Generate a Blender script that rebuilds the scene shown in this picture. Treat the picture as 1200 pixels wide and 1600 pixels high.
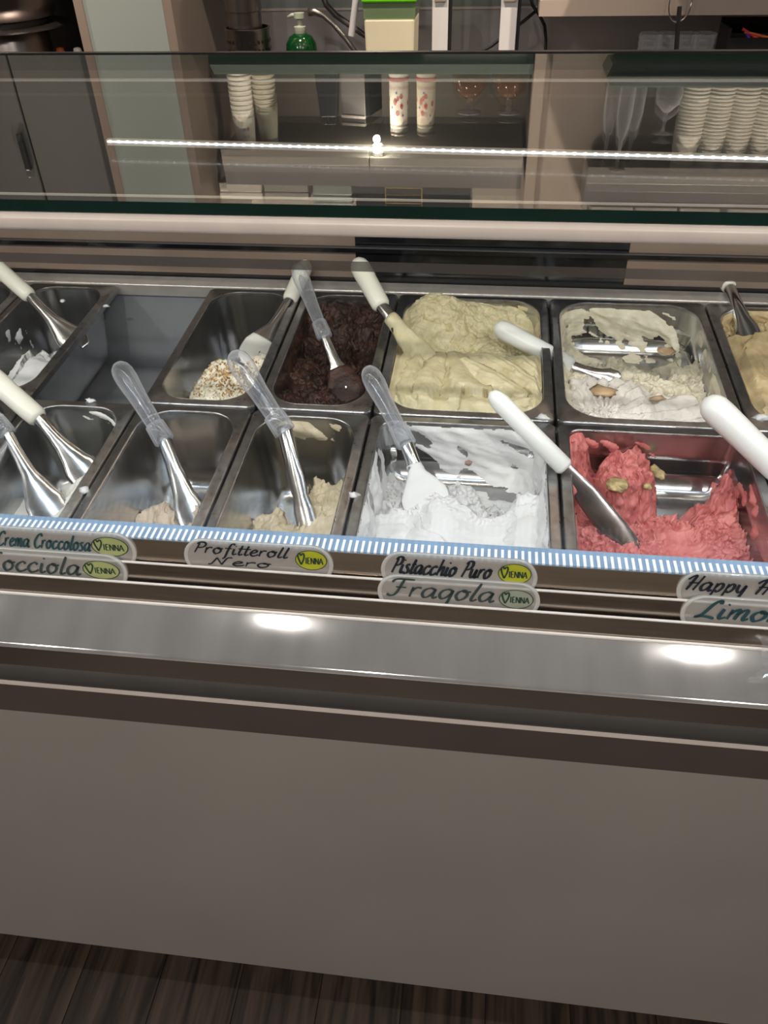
import bpy, math, random
import numpy as np
from mathutils import Vector, Matrix

# ------------------------------------------------------------------ clear
for o in list(bpy.data.objects): bpy.data.objects.remove(o, do_unlink=True)
scene = bpy.context.scene
COL = scene.collection
rnd = random.Random(7)

# ------------------------------------------------------------------ camera
PITCH, ROLL, YAW, FPX = math.radians(39.111), math.radians(-1.7235), math.radians(8.131), 1261.66
CAM = Vector((0, 0, 1.5))
_f0 = Vector((-math.sin(YAW), math.cos(YAW), 0)); _r0 = Vector((math.cos(YAW), math.sin(YAW), 0)); _u0 = Vector((0, 0, 1))
FWD = _f0*math.cos(PITCH) - _u0*math.sin(PITCH)
_up = _u0*math.cos(PITCH) + _f0*math.sin(PITCH)
RGT = _r0*math.cos(ROLL) + _up*math.sin(ROLL)
UPV = _up*math.cos(ROLL) - _r0*math.sin(ROLL)
cd = bpy.data.cameras.new('camera'); cam = bpy.data.objects.new('camera', cd); COL.objects.link(cam)
cd.sensor_fit = 'HORIZONTAL'; cd.sensor_width = 36.0; cd.lens = FPX/1200*36.0
cd.clip_start = 0.02; cd.clip_end = 60
cam.matrix_world = Matrix(((RGT.x, UPV.x, -FWD.x, CAM.x), (RGT.y, UPV.y, -FWD.y, CAM.y), (RGT.z, UPV.z, -FWD.z, CAM.z), (0, 0, 0, 1)))
scene.camera = cam

# ------------------------------------------------------------------ world, exposure, big lights
w = bpy.data.worlds.new('world'); scene.world = w; w.use_nodes = True
w.node_tree.nodes['Background'].inputs[0].default_value = (1.0, 0.93, 0.86, 1)
w.node_tree.nodes['Background'].inputs[1].default_value = 0.02
vs = scene.view_settings
vs.view_transform = 'Standard'; vs.look = 'None'; vs.exposure = 0.18; vs.gamma = 1.0; vs.use_curve_mapping = False

def area(name, loc, sx, sy, watt, color, rot=(0, 0, 0), spread=180):
    d = bpy.data.lights.new(name, 'AREA'); d.shape = 'RECTANGLE'; d.size = sx; d.size_y = sy
    d.energy = watt; d.color = color; d.spread = math.radians(spread)
    o = bpy.data.objects.new(name, d); COL.objects.link(o); o.location = loc; o.rotation_euler = rot
    return o
COOL = (0.74, 0.87, 1.0); WARM = (1.0, 0.86, 0.70); NEUT = (1.0, 0.95, 0.88)
# LED tubes of the case (under the glass bar at the front, under the glass top behind it)
area('case_led_front', (0.0, 0.672, 1.2545), 2.3, 0.012, 2.5, COOL, (math.radians(8), 0, 0))
area('case_led_rear', (0.0, 0.890, 1.2560), 2.3, 0.010, 1.7, (1.0, 0.93, 0.80), (math.radians(14), 0, 0))
DOWNLIGHTS = [(-2.0, .45), (-.63, .45), (.76, .45), (2.1, .45),
              (-1.9, 1.72), (-.55, 1.72), (.75, 1.72), (2.0, 1.72),
              (-1.9, -1.4), (-.4, -1.4), (1.1, -1.4)]
CEIL = 2.9
for i, (x, y) in enumerate(DOWNLIGHTS):
    d = bpy.data.lights.new('downlight_lamp', 'SPOT'); d.energy = 10 if 0 < y < 1 else (165 if y > 1 else 78); d.color = WARM if y > 1 else NEUT
    d.spot_size = math.radians(165 if y < 1 else 80); d.spot_blend = 0.6; d.shadow_soft_size = 0.025
    o = bpy.data.objects.new('downlight_lamp', d); COL.objects.link(o); o.location = (x, y, CEIL-0.03)
    if y > 1: o.rotation_euler = (math.radians(40), 0, 0)      # unseen aisle row, added and turned to brighten the back wall

# ------------------------------------------------------------------ frames of reference
TILT = math.radians(2.7204)
BX, BY, BZ = -0.1491, 0.9480, 1.5-0.6028
BED = Matrix.Translation((BX, BY, BZ)) @ Matrix.Rotation(TILT, 4, 'X')
BEDI = BED.inverted()
GLASS_Z = 1.28
def ray(px, py):
    return FWD + RGT*((px-600)/FPX) - UPV*((py-800)/FPX)
def at(px, py, Y):                      # point seen at a pixel, Y metres away from the camera's plane
    v = ray(px, py); return CAM + v*(Y/v.y)
def at_s(px, py, s):                    # point in bed depth s
    d = BEDI.to_3x3() @ ray(px, py); o = BEDI @ CAM; return BED @ (o + d*((s-o.y)/d.y))
def at_n(px, py, n):                    # point in bed height n
    d = BEDI.to_3x3() @ ray(px, py); o = BEDI @ CAM; return BED @ (o + d*((n-o.z)/d.z))
def at_len(px, py, P, L, far=True):     # point on the pixel's line at distance L from P
    v = ray(px, py).normalized(); oc = CAM-P; b = v.dot(oc); c = oc.dot(oc)-L*L; disc = b*b-c
    t = -b + (math.sqrt(max(disc, 0)) * (1 if far else -1)); return CAM + v*t
def mir(px, py, Y):                     # real place of a thing that is seen reflected in the glass top
    v = ray(px, py); k = Y/v.y; return Vector((v.x*k, Y, 2*GLASS_Z-CAM.z - v.z*k))

# ------------------------------------------------------------------ materials
def principled(name):
    m = bpy.data.materials.new(name); m.use_nodes = True
    return m, m.node_tree.nodes, m.node_tree.links, m.node_tree.nodes['Principled BSDF']
def P(name, col, rough=.5, metal=0., var=.06, scale=40., bump=0., bscale=200., spec=.5, stretch=None, rvar=0., coat=0., col2=None, sss=0., detail=3.):
    m, N, L, b = principled(name)
    tc = N.new('ShaderNodeTexCoord'); mp = N.new('ShaderNodeMapping'); L.new(tc.outputs['Object'], mp.inputs[0])
    if stretch: mp.inputs['Scale'].default_value = stretch
    n = N.new('ShaderNodeTexNoise'); n.inputs['Scale'].default_value = scale; n.inputs['Detail'].default_value = detail
    L.new(mp.outputs[0], n.inputs['Vector'])
    mx = N.new('ShaderNodeMix'); mx.data_type = 'RGBA'
    c1 = [max(0, c*(1-var)) for c in col]; c2 = list(col2) if col2 else [min(1, c*(1+var)) for c in col]
    mx.inputs[6].default_value = (*c1, 1); mx.inputs[7].default_value = (*c2, 1)
    rp = N.new('ShaderNodeMapRange'); rp.inputs[1].default_value = .35; rp.inputs[2].default_value = .65
    L.new(n.outputs['Fac'], rp.inputs[0]); L.new(rp.outputs[0], mx.inputs[0]); L.new(mx.outputs[2], b.inputs['Base Color'])
    b.inputs['Roughness'].default_value = rough; b.inputs['Metallic'].default_value = metal
    b.inputs['Specular IOR Level'].default_value = spec; b.inputs['Coat Weight'].default_value = coat
    if sss:
        b.inputs['Subsurface Weight'].default_value = sss; b.inputs['Subsurface Radius'].default_value = (.012, .009, .007); b.inputs['Subsurface Scale'].default_value = 1.
    if rvar:
        rr = N.new('ShaderNodeMapRange'); rr.inputs[3].default_value = max(.02, rough-rvar); rr.inputs[4].default_value = rough+rvar
        L.new(n.outputs['Fac'], rr.inputs[0]); L.new(rr.outputs[0], b.inputs['Roughness'])
    if bump:
        n2 = N.new('ShaderNodeTexNoise'); n2.inputs['Scale'].default_value = bscale; n2.inputs['Detail'].default_value = 4
        L.new(mp.outputs[0], n2.inputs['Vector'])
        bp = N.new('ShaderNodeBump'); bp.inputs['Strength'].default_value = bump; bp.inputs['Distance'].default_value = .002
        L.new(n2.outputs['Fac'], bp.inputs['Height']); L.new(bp.outputs[0], b.inputs['Normal'])
    return m
def glass_mat(name, tint=(.96, .98, .97), haze=0., hazecol=(.8, .8, .8), rough=.0, boost=1., edge=0.):
    """clear pane: mirror reflection by Fresnel over a tinted see-through, works in both face directions"""
    m = bpy.data.materials.new(name); m.use_nodes = True; N = m.node_tree.nodes; L = m.node_tree.links; N.clear()
    out = N.new('ShaderNodeOutputMaterial'); geo = N.new('ShaderNodeNewGeometry')
    dot = N.new('ShaderNodeVectorMath'); dot.operation = 'DOT_PRODUCT'; L.new(geo.outputs['Incoming'], dot.inputs[0]); L.new(geo.outputs['Normal'], dot.inputs[1])
    ab = N.new('ShaderNodeMath'); ab.operation = 'ABSOLUTE'; L.new(dot.outputs['Value'], ab.inputs[0])
    om = N.new('ShaderNodeMath'); om.operation = 'SUBTRACT'; om.inputs[0].default_value = 1; L.new(ab.outputs[0], om.inputs[1])
    pw = N.new('ShaderNodeMath'); pw.operation = 'POWER'; L.new(om.outputs[0], pw.inputs[0]); pw.inputs[1].default_value = 5
    ma = N.new('ShaderNodeMath'); ma.operation = 'MULTIPLY_ADD'; L.new(pw.outputs[0], ma.inputs[0]); ma.inputs[1].default_value = .96*boost; ma.inputs[2].default_value = .04*boost
    ma.use_clamp = True
    tr = N.new('ShaderNodeBsdfTransparent'); tr.inputs[0].default_value = (*tint, 1)
    base = tr
    if haze:
        df = N.new('ShaderNodeBsdfDiffuse'); df.inputs[0].default_value = (*hazecol, 1); tl = N.new('ShaderNodeBsdfTranslucent'); tl.inputs[0].default_value = (*hazecol, 1)
        dm = N.new('ShaderNodeMixShader'); dm.inputs[0].default_value = .4; L.new(df.outputs[0], dm.inputs[1]); L.new(tl.outputs[0], dm.inputs[2])
        hm = N.new('ShaderNodeMixShader'); hm.inputs[0].default_value = haze
        if edge:
            p2 = N.new('ShaderNodeMath'); p2.operation = 'POWER'; L.new(om.outputs[0], p2.inputs[0]); p2.inputs[1].default_value = 1.6
            e2 = N.new('ShaderNodeMath'); e2.operation = 'MULTIPLY_ADD'; L.new(p2.outputs[0], e2.inputs[0]); e2.inputs[1].default_value = edge; e2.inputs[2].default_value = haze; e2.use_clamp = True; L.new(e2.outputs[0], hm.inputs[0])
        L.new(tr.outputs[0], hm.inputs[1]); L.new(dm.outputs[0], hm.inputs[2]); base = hm
    gl = N.new('ShaderNodeBsdfGlossy'); gl.inputs['Roughness'].default_value = rough
    mx = N.new('ShaderNodeMixShader'); L.new(ma.outputs[0], mx.inputs[0]); L.new(base.outputs[0], mx.inputs[1]); L.new(gl.outputs[0], mx.inputs[2])
    L.new(mx.outputs[0], out.inputs[0]); return m
def emit(name, col, strength):
    m = bpy.data.materials.new(name); m.use_nodes = True; N = m.node_tree.nodes; L = m.node_tree.links; N.clear()
    out = N.new('ShaderNodeOutputMaterial'); e = N.new('ShaderNodeEmission'); e.inputs[0].default_value = (*col, 1); e.inputs[1].default_value = strength
    L.new(e.outputs[0], out.inputs[0]); return m

M = {}
M['steel'] = P('pan_steel', (.50, .505, .51), .23, 1., .10, 14., .05, 60., rvar=.08)
M['steel_lip'] = P('lip_steel', (.42, .42, .43), .30, 1., .15, 60., .10, 300., rvar=.08)
M['brushed'] = P('brushed_steel', (.56, .54, .52), .24, 1., .06, 60., .06, 120., stretch=(.6, 12, 12), rvar=.05)
M['ledge'] = P('ledge_steel', (.56, .555, .55), .085, .72, .08, 12., 0., 60., stretch=(2, .5, .5), rvar=.04)
M['rail_face'] = P('rail_face_steel', (.58, .52, .46), .22, 1., .05, 30., stretch=(.5, 10, 10), rvar=.04)
M['dark_steel'] = P('dark_steel', (.16, .155, .155), .38, .9, .12, 20.)
M['rail_top'] = P('rear_rail_steel', (.50, .47, .44), .30, .45, .08, 40., .1, 200.)
M['bed'] = P('bed_steel', (.36, .375, .40), .42, .5, .1, 8., rvar=.08)
M['bar'] = P('bar_satin_metal', (.66, .58, .53), .35, .0, .04, 30.)
M['brown'] = P('brown_lacquer', (.075, .058, .052), .40, 0., .05, 10.)
M['taupe'] = P('taupe_laminate', (.28, .25, .232), .33, 0., .05, 3., .02, 300.)
M['black'] = P('black_plastic', (.012, .012, .013), .35, 0., .1, 20.)
M['smoke_brown'] = P('smoked_brown_panel', (.22, .165, .13), .25, 0., .1, 6.)
M['black_gloss'] = P('black_gloss_panel', (.008, .008, .009), .12, 0., .1, 6.)
M['rail_grey'] = P('grey_rail', (.09, .085, .082), .35, .3, .05, 20.)
M['glass'] = glass_mat('clear_glass')
M['front_glass'] = glass_mat('front_glass', (.985, .99, .99))
M['glass_edge'] = P('green_glass_edge', (.006, .022, .018), .12, 0., .1, 20.)
M['front_edge'] = glass_mat('front_glass_edge', (.55, .56, .56), .72, (.085, .08, .078), .15)
M['white_plastic'] = P('ivory_plastic', (.82, .80, .70), .32, 0., .02, 20., sss=.12)
M['white_cool'] = P('white_plastic', (.84, .85, .82), .30, 0., .02, 20., sss=.12)
M['clear'] = glass_mat('clear_plastic', (.96, .97, .98), .06, (.92, .94, 1.0), .06, 1.2, edge=.75)
M['clear_core'] = glass_mat('clear_plastic_core', (.86, .87, .90), .05, (.8, .82, .88), .10, 1.4, edge=.4)
M['grille_white'] = P('grille_white', (.88, .92, .96), .4, 0., .02, 30.)
M['grille_blue'] = P('grille_blue', (.20, .33, .50), .35, 0., .1, 30.)

# ------------------------------------------------------------------ mesh helpers
class MB:
    def __init__(s): s.v = []; s.f = []; s.mi = []
    def add(s, verts, faces, mi=0):
        k = len(s.v); s.v += [tuple(p) for p in verts]; s.f += [tuple(i+k for i in f) for f in faces]; s.mi += [mi]*len(faces); return s
    def box(s, lo, hi, mi=0):
        x0, y0, z0 = lo; x1, y1, z1 = hi
        return s.add([(x0,y0,z0),(x1,y0,z0),(x1,y1,z0),(x0,y1,z0),(x0,y0,z1),(x1,y0,z1),(x1,y1,z1),(x0,y1,z1)],
                     [(0,3,2,1),(4,5,6,7),(0,1,5,4),(1,2,6,5),(2,3,7,6),(3,0,4,7)], mi)
    def loft(s, rings, cap0=True, cap1=True, closed=True, mi=0):
        n = len(rings[0]); k = len(s.v); vs_ = [tuple(p) for r in rings for p in r]; fs = []
        for a in range(len(rings)-1):
            for i in range(n if closed else n-1):
                j = (i+1) % n; fs.append((a*n+i, a*n+j, (a+1)*n+j, (a+1)*n+i))
        if cap0: fs.append(tuple(range(n-1, -1, -1)))
        if cap1: fs.append(tuple((len(rings)-1)*n+i for i in range(n)))
        return s.add(vs_, fs, mi)
    def prism_x(s, prof, x0, x1, mi=0):         # profile of (y, z), clockwise or not, extruded along X
        return s.loft([[(x0, y, z) for y, z in prof], [(x1, y, z) for y, z in prof]], mi=mi)
    def lathe(s, prof, c=(0, 0, 0), n=28, mi=0, cap=True):   # profile of (r, z)
        c = Vector(c)
        return s.loft([[(c.x+r*math.cos(2*math.pi*i/n), c.y+r*math.sin(2*math.pi*i/n), c.z+z) for i in range(n)] for r, z in prof], cap, cap, mi=mi)
    def tube(s, path, rad, n=10, mi=0):
        path = [Vector(p) for p in path]; rings = []
        rad = rad if isinstance(rad, (list, tuple)) else [rad]*len(path)
        up = Vector((0, 0, 1))
        for i, p in enumerate(path):
            t = (path[min(i+1, len(path)-1)]-path[max(i-1, 0)]).normalized()
            a = t.cross(up); a = t.cross(Vector((1, 0, 0))) if a.length < .05 else a; a.normalize(); b = t.cross(a)
            rings.append([p + (a*math.cos(2*math.pi*k/n)+b*math.sin(2*math.pi*k/n))*rad[i] for k in range(n)])
        return s.loft(rings, mi=mi)
    def build(s, name, mats, parent=None, smooth=False, bevel=0., loc=None, auto=False):
        me = bpy.data.meshes.new(name); me.from_pydata(s.v, [], s.f)
        for m in (mats if isinstance(mats, (list, tuple)) else [mats]): me.materials.append(m)
        if any(s.mi): me.polygons.foreach_set('material_index', s.mi)
        if smooth: me.polygons.foreach_set('use_smooth', [True]*len(me.polygons))
        me.update()
        return link(name, me, parent, bevel, auto, loc)
def link(name, me, parent=None, bevel=0., auto=False, loc=None):
    o = bpy.data.objects.new(name, me); COL.objects.link(o)
    if parent: o.parent = parent
    if loc: o.location = loc
    if auto: me.set_sharp_from_angle(angle=math.radians(40))
    if bevel:
        b = o.modifiers.new('bevel', 'BEVEL'); b.width = bevel; b.segments = 2; b.limit_method = 'ANGLE'; b.angle_limit = math.radians(40)
    return o
def tag(o, label=None, cat=None, group=None, kind=None):
    if label: o['label'] = label
    if cat: o['category'] = cat
    if group: o['group'] = group
    if kind: o['kind'] = kind
    return o
def thing(name, label, cat, loc=(0, 0, 0), group=None, mat=None):
    o = bpy.data.objects.new(name, None); COL.objects.link(o); o.empty_display_size = .05
    if mat is not None: o.matrix_world = mat
    else: o.location = loc
    return tag(o, label, cat, group)
def copy_tree(o, parent=None, label=None, group=None):
    c = o.copy(); COL.objects.link(c); c.parent = parent
    if label: c['label'] = label
    if group: c['group'] = group
    for ch in list(o.children): copy_tree(ch, c)
    return c

# ================================================================== SETTING
RX0, RX1, RY0, RY1 = -3.6, 3.6, -3.0, 2.78
M['wall'] = P('wall_paint', (.50, .44, .39), .6, 0., .04, 2.)
M['wall_front'] = P('wall_brown', (.30, .25, .21), .6, 0., .1, 1.5)
M['ceiling'] = P('ceiling_paint', (.62, .59, .56), .7, 0., .02, 2.)
M['pale_green'] = P('pale_green_glass_panel', (.31, .345, .325), .22, 0., .03, 2.)
M['backsplash'] = P('steel_backsplash', (.48, .455, .455), .36, .25, .08, 4., stretch=(.3, 1, 3))
def struct(o): o['kind'] = 'structure'; return o
struct(MB().box((RX0, RY1, 0), (RX1, RY1+.12, CEIL)).build('wall_back', M['wall']))
struct(MB().box((RX0, RY0-.12, 0), (RX1, RY0, CEIL)).build('wall_front', M['wall_front']))
struct(MB().box((RX0-.12, RY0, 0), (RX0, RY1, CEIL)).build('wall_left', M['wall_front']))
struct(MB().box((RX1, RY0, 0), (RX1+.12, RY1, CEIL)).build('wall_right', M['wall_front']))
struct(MB().box((RX0, RY0, CEIL), (RX1, RY1, CEIL+.1)).build('ceiling', M['ceiling']))
# floor of dark boards running away from the counter
def wood_mat():
    m, N, L, b = principled('dark_wood_board')
    tc = N.new('ShaderNodeTexCoord'); oi = N.new('ShaderNodeObjectInfo'); mp = N.new('ShaderNodeMapping')
    ad = N.new('ShaderNodeVectorMath'); ad.operation = 'ADD'; cm = N.new('ShaderNodeCombineXYZ')
    ml = N.new('ShaderNodeMath'); ml.operation = 'MULTIPLY'; ml.inputs[1].default_value = 37.
    L.new(oi.outputs['Random'], ml.inputs[0]); L.new(ml.outputs[0], cm.inputs[0]); L.new(ml.outputs[0], cm.inputs[1])
    L.new(tc.outputs['Object'], ad.inputs[0]); L.new(cm.outputs[0], ad.inputs[1]); L.new(ad.outputs[0], mp.inputs[0])
    mp.inputs['Scale'].default_value = (26, 1.6, 1)
    n = N.new('ShaderNodeTexNoise'); n.inputs['Scale'].default_value = 2.2; n.inputs['Detail'].default_value = 8; n.inputs['Distortion'].default_value = .6
    L.new(mp.outputs[0], n.inputs[0]); cr = N.new('ShaderNodeValToRGB'); e = cr.color_ramp.elements
    e[0].position = .36; e[0].color = (.007, .005, .004, 1); e[1].position = .68; e[1].color = (.062, .040, .028, 1)
    L.new(n.outputs['Fac'], cr.inputs[0]); L.new(cr.outputs[0], b.inputs['Base Color']); b.inputs['Roughness'].default_value = .45
    bp = N.new('ShaderNodeBump'); bp.inputs['Strength'].default_value = .25; bp.inputs['Distance'].default_value = .003; L.new(n.outputs['Fac'], bp.inputs['Height']); L.new(bp.outputs[0], b.inputs['Normal'])
    return m
M['wood'] = wood_mat(); M['gap'] = P('floor_gap', (.006, .005, .004), .8)
floor = struct(MB().box((RX0, RY0, -.06), (RX1, RY1, -.003)).build('floor', M['gap']))
bw = .14; bl = 1.2
bm_ = MB().box((0, 0, -.003), (bw-.0015, bl-.0015, 0))
me_plank = None
i = 0; x = -1.89
while x < 1.4:
    y = -1.5 + (i*.43) % 1.2 - 1.2
    while y < .62:
        if me_plank is None:
            o = bm_.build('floor_board', M['wood'], floor); me_plank = o.data
        else: o = link('floor_board', me_plank, floor)
        o.location = (x, y, 0); y += bl
    x += bw; i += 1

# ceiling downlights
M['lamp_glow'] = emit('lamp_glow', (1, .9, .75), 9.); M['lamp_ring'] = P('lamp_ring', (.7, .7, .7), .3, .6)
dl0 = None
for (x, y) in DOWNLIGHTS:
    if dl0 is None:
        dl0 = thing('ceiling_downlight', 'small round recessed downlight in the ceiling', 'ceiling light', (x, y, CEIL), 'ceiling downlights')
        MB().lathe([(.034, -.001), (.038, -.008), (.050, -.008), (.055, -.001)], n=24, cap=False).build('ring', M['lamp_ring'], dl0, True)
        MB().lathe([(.0, -.004), (.036, -.004)], n=24, cap=False).build('lens', M['lamp_glow'], dl0)
    else:
        c = copy_tree(dl0); c.location = (x, y, CEIL)

# ================================================================== DISPLAY CASE
X0, X1 = -1.30, 1.15
case = thing('display_case', 'gelato display case with steel ledge, glass top and taupe front panel', 'display case', (0, .52, 0))
CO = Vector((0, .52, 0))
def cpart(mb, name, mat, parent=None, **k):
    mb.v = [(a, b-CO.y, c) for a, b, c in mb.v]
    return mb.build(name, mat, parent or case, **k)
cpart(MB().box((X0, .60, 0), (X1, 1.33, .115)), 'plinth', M['black'])
cpart(MB().box((X0, .516, .113), (X1, .536, .7525)), 'front_panel', M['taupe'], bevel=.003)
cpart(MB().box((X0, .512, .754), (X1, .535, .8035)), 'brown_strip', M['brown'], bevel=.0015)
cpart(MB().box((X0, .5115, .8035), (X1, .535, .8055)), 'strip_edge', M['bar'])
cpart(MB().box((X0, .530, .8055), (X1, .545, .83)), 'shadow_gap', M['black'])
cpart(MB().prism_x([(.512, .812), (.509, .8145), (.506, .823), (.505, .832), (.508, .840), (.512, .846), (.560, .846), (.560, .812)], X0, X1), 'lower_moulding', M['rail_grey'], smooth=True, auto=True)
cpart(MB().prism_x([(.570, .9065), (.5075, .8835), (.5045, .8815), (.5025, .8785), (.504, .876), (.570, .895)], X0, X1), 'ledge', M['ledge'], smooth=True, auto=True)
cpart(MB().prism_x([(.5032, .8775), (.5036, .849), (.515, .846), (.570, .846), (.570, .894)], X0, X1), 'ledge_front', M['rail_face'], smooth=True, auto=True)
cpart(MB().prism_x([(.5635, .9213), (.5665, .9213), (.5600, .8990), (.5570, .8990)], X0, X1), 'label_lip', M['rail_face'], bevel=.0006)
cpart(MB().prism_x([(.5755, .9390), (.5785, .9390), (.5690, .9010), (.5660, .9010)], X0, X1), 'label_lip', M['rail_face'], bevel=.0006)
cpart(MB().prism_x([(.5885, .9610), (.6120, .9610), (.6120, .8800), (.5700, .8800), (.5700, .9000)], X0, X1), 'rail_back', M['rail_face'])
M['lip_glint'] = P('painted_lip_glint', (.80, .76, .72), .3, .15, .05, 40.)  # pale strips paint in the light that lip and ledge edges catch
for y_, z_ in ((.5633, .9213), (.5753, .9390)): cpart(MB().box((X0, y_, z_), (X1, y_+.0026, z_+.0010)), 'lip_glint', M['lip_glint'])
cpart(MB().box((X0, .5545, .9010), (X1, .5570, .9030)), 'lip_glint', M['lip_glint'])
# ribbed air grille along the top of the front rail
gr = cpart(MB().box((X0, .5892, .9610), (X1, .6125, .9628)), 'air_grille', M['grille_blue'])
rb = MB(); x = -1.0
while x < .75:
    rb.box((x, .5885, .9622), (x+.0028, .6050, .9640)); x += .0066
tag(cpart(rb, 'grille_rib', M['grille_white'], gr), kind='stuff')
# front glass, leaning out
def pane(name, a, b, th, mat, edge, x0=X0, x1=X1):
    a = Vector((0, *a)); b = Vector((0, *b)); d = (b-a).normalized(); n = Vector((0, d.z, -d.y))*th   # thickness towards +Y
    if n.y < 0: n = -n
    prof = [a, b, b+n, a+n]; mb = MB()
    vs_ = [(x, p.y, p.z) for x in (x0, x1) for p in prof]
    mb.add(vs_, [(0, 1, 5, 4), (2, 3, 7, 6)], 0); mb.add(vs_, [(1, 2, 6, 5), (3, 0, 4, 7), (0, 3, 2, 1), (4, 5, 6, 7)], 1)
    return cpart(mb, name, [mat, edge])
pane('front_glass', (.603, .950), (.555, 1.2672), .0135, M['front_glass'], M['front_edge'])
# glass top
mb = MB(); gy0, gy1, gz, gt = .657, 1.294, GLASS_Z, .010
vs_ = [(x, y, z) for x in (X0, X1) for (y, z) in ((gy0, gz), (gy1, gz), (gy1, gz-gt), (gy0, gz-gt))]
mb.add(vs_, [(0, 1, 5, 4), (2, 3, 7, 6)], 0); mb.add(vs_, [(1, 2, 6, 5), (3, 0, 4, 7), (0, 3, 2, 1), (4, 5, 6, 7)], 1)
cpart(mb, 'glass_top', [M['glass'], M['glass_edge']])
cpart(MB().box((X0, .650, 1.2555), (X1, .664, 1.2695)), 'glass_bar', M['bar'], bevel=.004, smooth=True)
cpart(MB().box((X0, .7050, 1.2680), (X1, .7070, 1.2697)), 'glass_clip_rail', M['bar'])
cpart(MB().box((X0, 1.290, 1.2455), (X1, 1.297, 1.2485)), 'rear_glass_rail', M['bar'])
# visible LED strip under the glass top: channel and diodes
LP0, LP1 = at(166, 221, .893), at(1215, 248.5, .862); LZ = GLASS_Z-.010
LP0 = CAM+(LP0-CAM)*((LZ-.002-CAM.z)/(LP0.z-CAM.z)); LP1 = CAM+(LP1-CAM)*((LZ-.002-CAM.z)/(LP1.z-CAM.z))
ldir = (LP1-LP0).normalized(); lnor = Vector((-ldir.y, ldir.x, 0))
LM = Matrix(((ldir.x, lnor.x, 0, LP0.x), (ldir.y, lnor.y, 0, LP0.y), (0, 0, 1, LZ), (0, 0, 0, 1))); LLEN = (LP1-LP0).length+.62
def lpart(mb, name, mat, parent=None):
    mb.v = [tuple(LM @ Vector(v)) for v in mb.v]; return cpart(mb, name, mat, parent)
ls = lpart(MB().box((0, .0005, -.006), (LLEN, .007, -.0002)), 'led_strip', M['bar'])
lm = MB(); x = .003
while x < LLEN-.005:
    lm.box((x, -.0008, -.0030), (x+.0030, .0006, -.0008)); x += .0100
M['led'] = emit('led_diode', (.86, .94, 1.0), 4.0); M['led_soft'] = emit('led_diffuser', (.86, .93, 1.0), 2.6)
tag(lpart(lm, 'led_diode', M['led'], ls), kind='stuff')
lpart(MB().box((.001, -.0003, -.0030), (LLEN-.001, .0006, -.0014)), 'led_diffuser', M['led_soft'], ls)
# tub and pan bed
cpart(MB().box((X0, .612, .66), (X1, 1.33, .742)), 'tub_floor', M['bed'])
cpart(MB().box((X0, .622, .742), (X1, 1.085, .746)), 'tub_plate', M['bed'])
cpart(MB().box((X0, .612, .69), (X1, .622, .88)), 'tub_wall', M['bed'])
cpart(MB().box((X0, 1.322, .69), (X1, 1.332, .915)), 'tub_wall', M['bed'])
a = BED @ Vector((0, .3665, -.002)); 
cpart(MB().prism_x([(a.y, a.z-.02), (a.y, a.z), (a.y+.002, a.z+.002), (a.y+.032, a.z+.004), (a.y+.032, a.z-.02)], X0, X1), 'rear_rail', M['rail_top'], bevel=.001)
a = BED @ Vector((0, 0, -.0125))
cpart(MB().box((X0, a.y-.008, a.z-.012), (X1, a.y+.008, a.z-.0005)), 'cross_bar', M['dark_steel'])
cpart(MB().box((X0-.02, .54, .115), (X0, 1.36, .95)), 'end_panel', M['taupe'])
cpart(MB().box((X1, .54, .115), (X1+.02, 1.36, .95)), 'end_panel', M['taupe'])
for xx in (X0-.008, X1):
    mbp = MB().box((xx, .57, .95), (xx+.008, 1.30, 1.285)); cpart(mbp, 'end_glass', M['glass'])
# rear sliding doors: smoked brown at both sides, black in the middle
yb = 1.345
cpart(MB().box((X0, yb+.004, .66), (X1, yb+.02, .925)), 'rear_wall', M['black'])
xa, xb_ = at(556, 390, yb).x, at(982, 400, yb).x
for nm, p0, p1, mt in (('rear_door', X0, xa, M['smoke_brown']), ('rear_door', xa, xb_, M['black_gloss']), ('rear_door', xb_, X1, M['smoke_brown'])):
    d = cpart(MB().box((p0, yb, .925), (p1-.001, yb+.008, 1.035)), nm, mt)
cpart(MB().box((X0, yb-.002, 1.035), (X1, yb+.010, 1.2745)), 'rear_fascia', M['black'])
zz = at(600, 389, yb).z
cpart(MB().box((X0, yb-.010, zz-.004), (X1, yb, zz+.004)), 'door_rail', M['black_gloss'])
cpart(MB().box((X0, yb-.012, zz+.004), (X1, yb-.008, zz+.0055)), 'door_rail_edge', M['rail_grey'])

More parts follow.
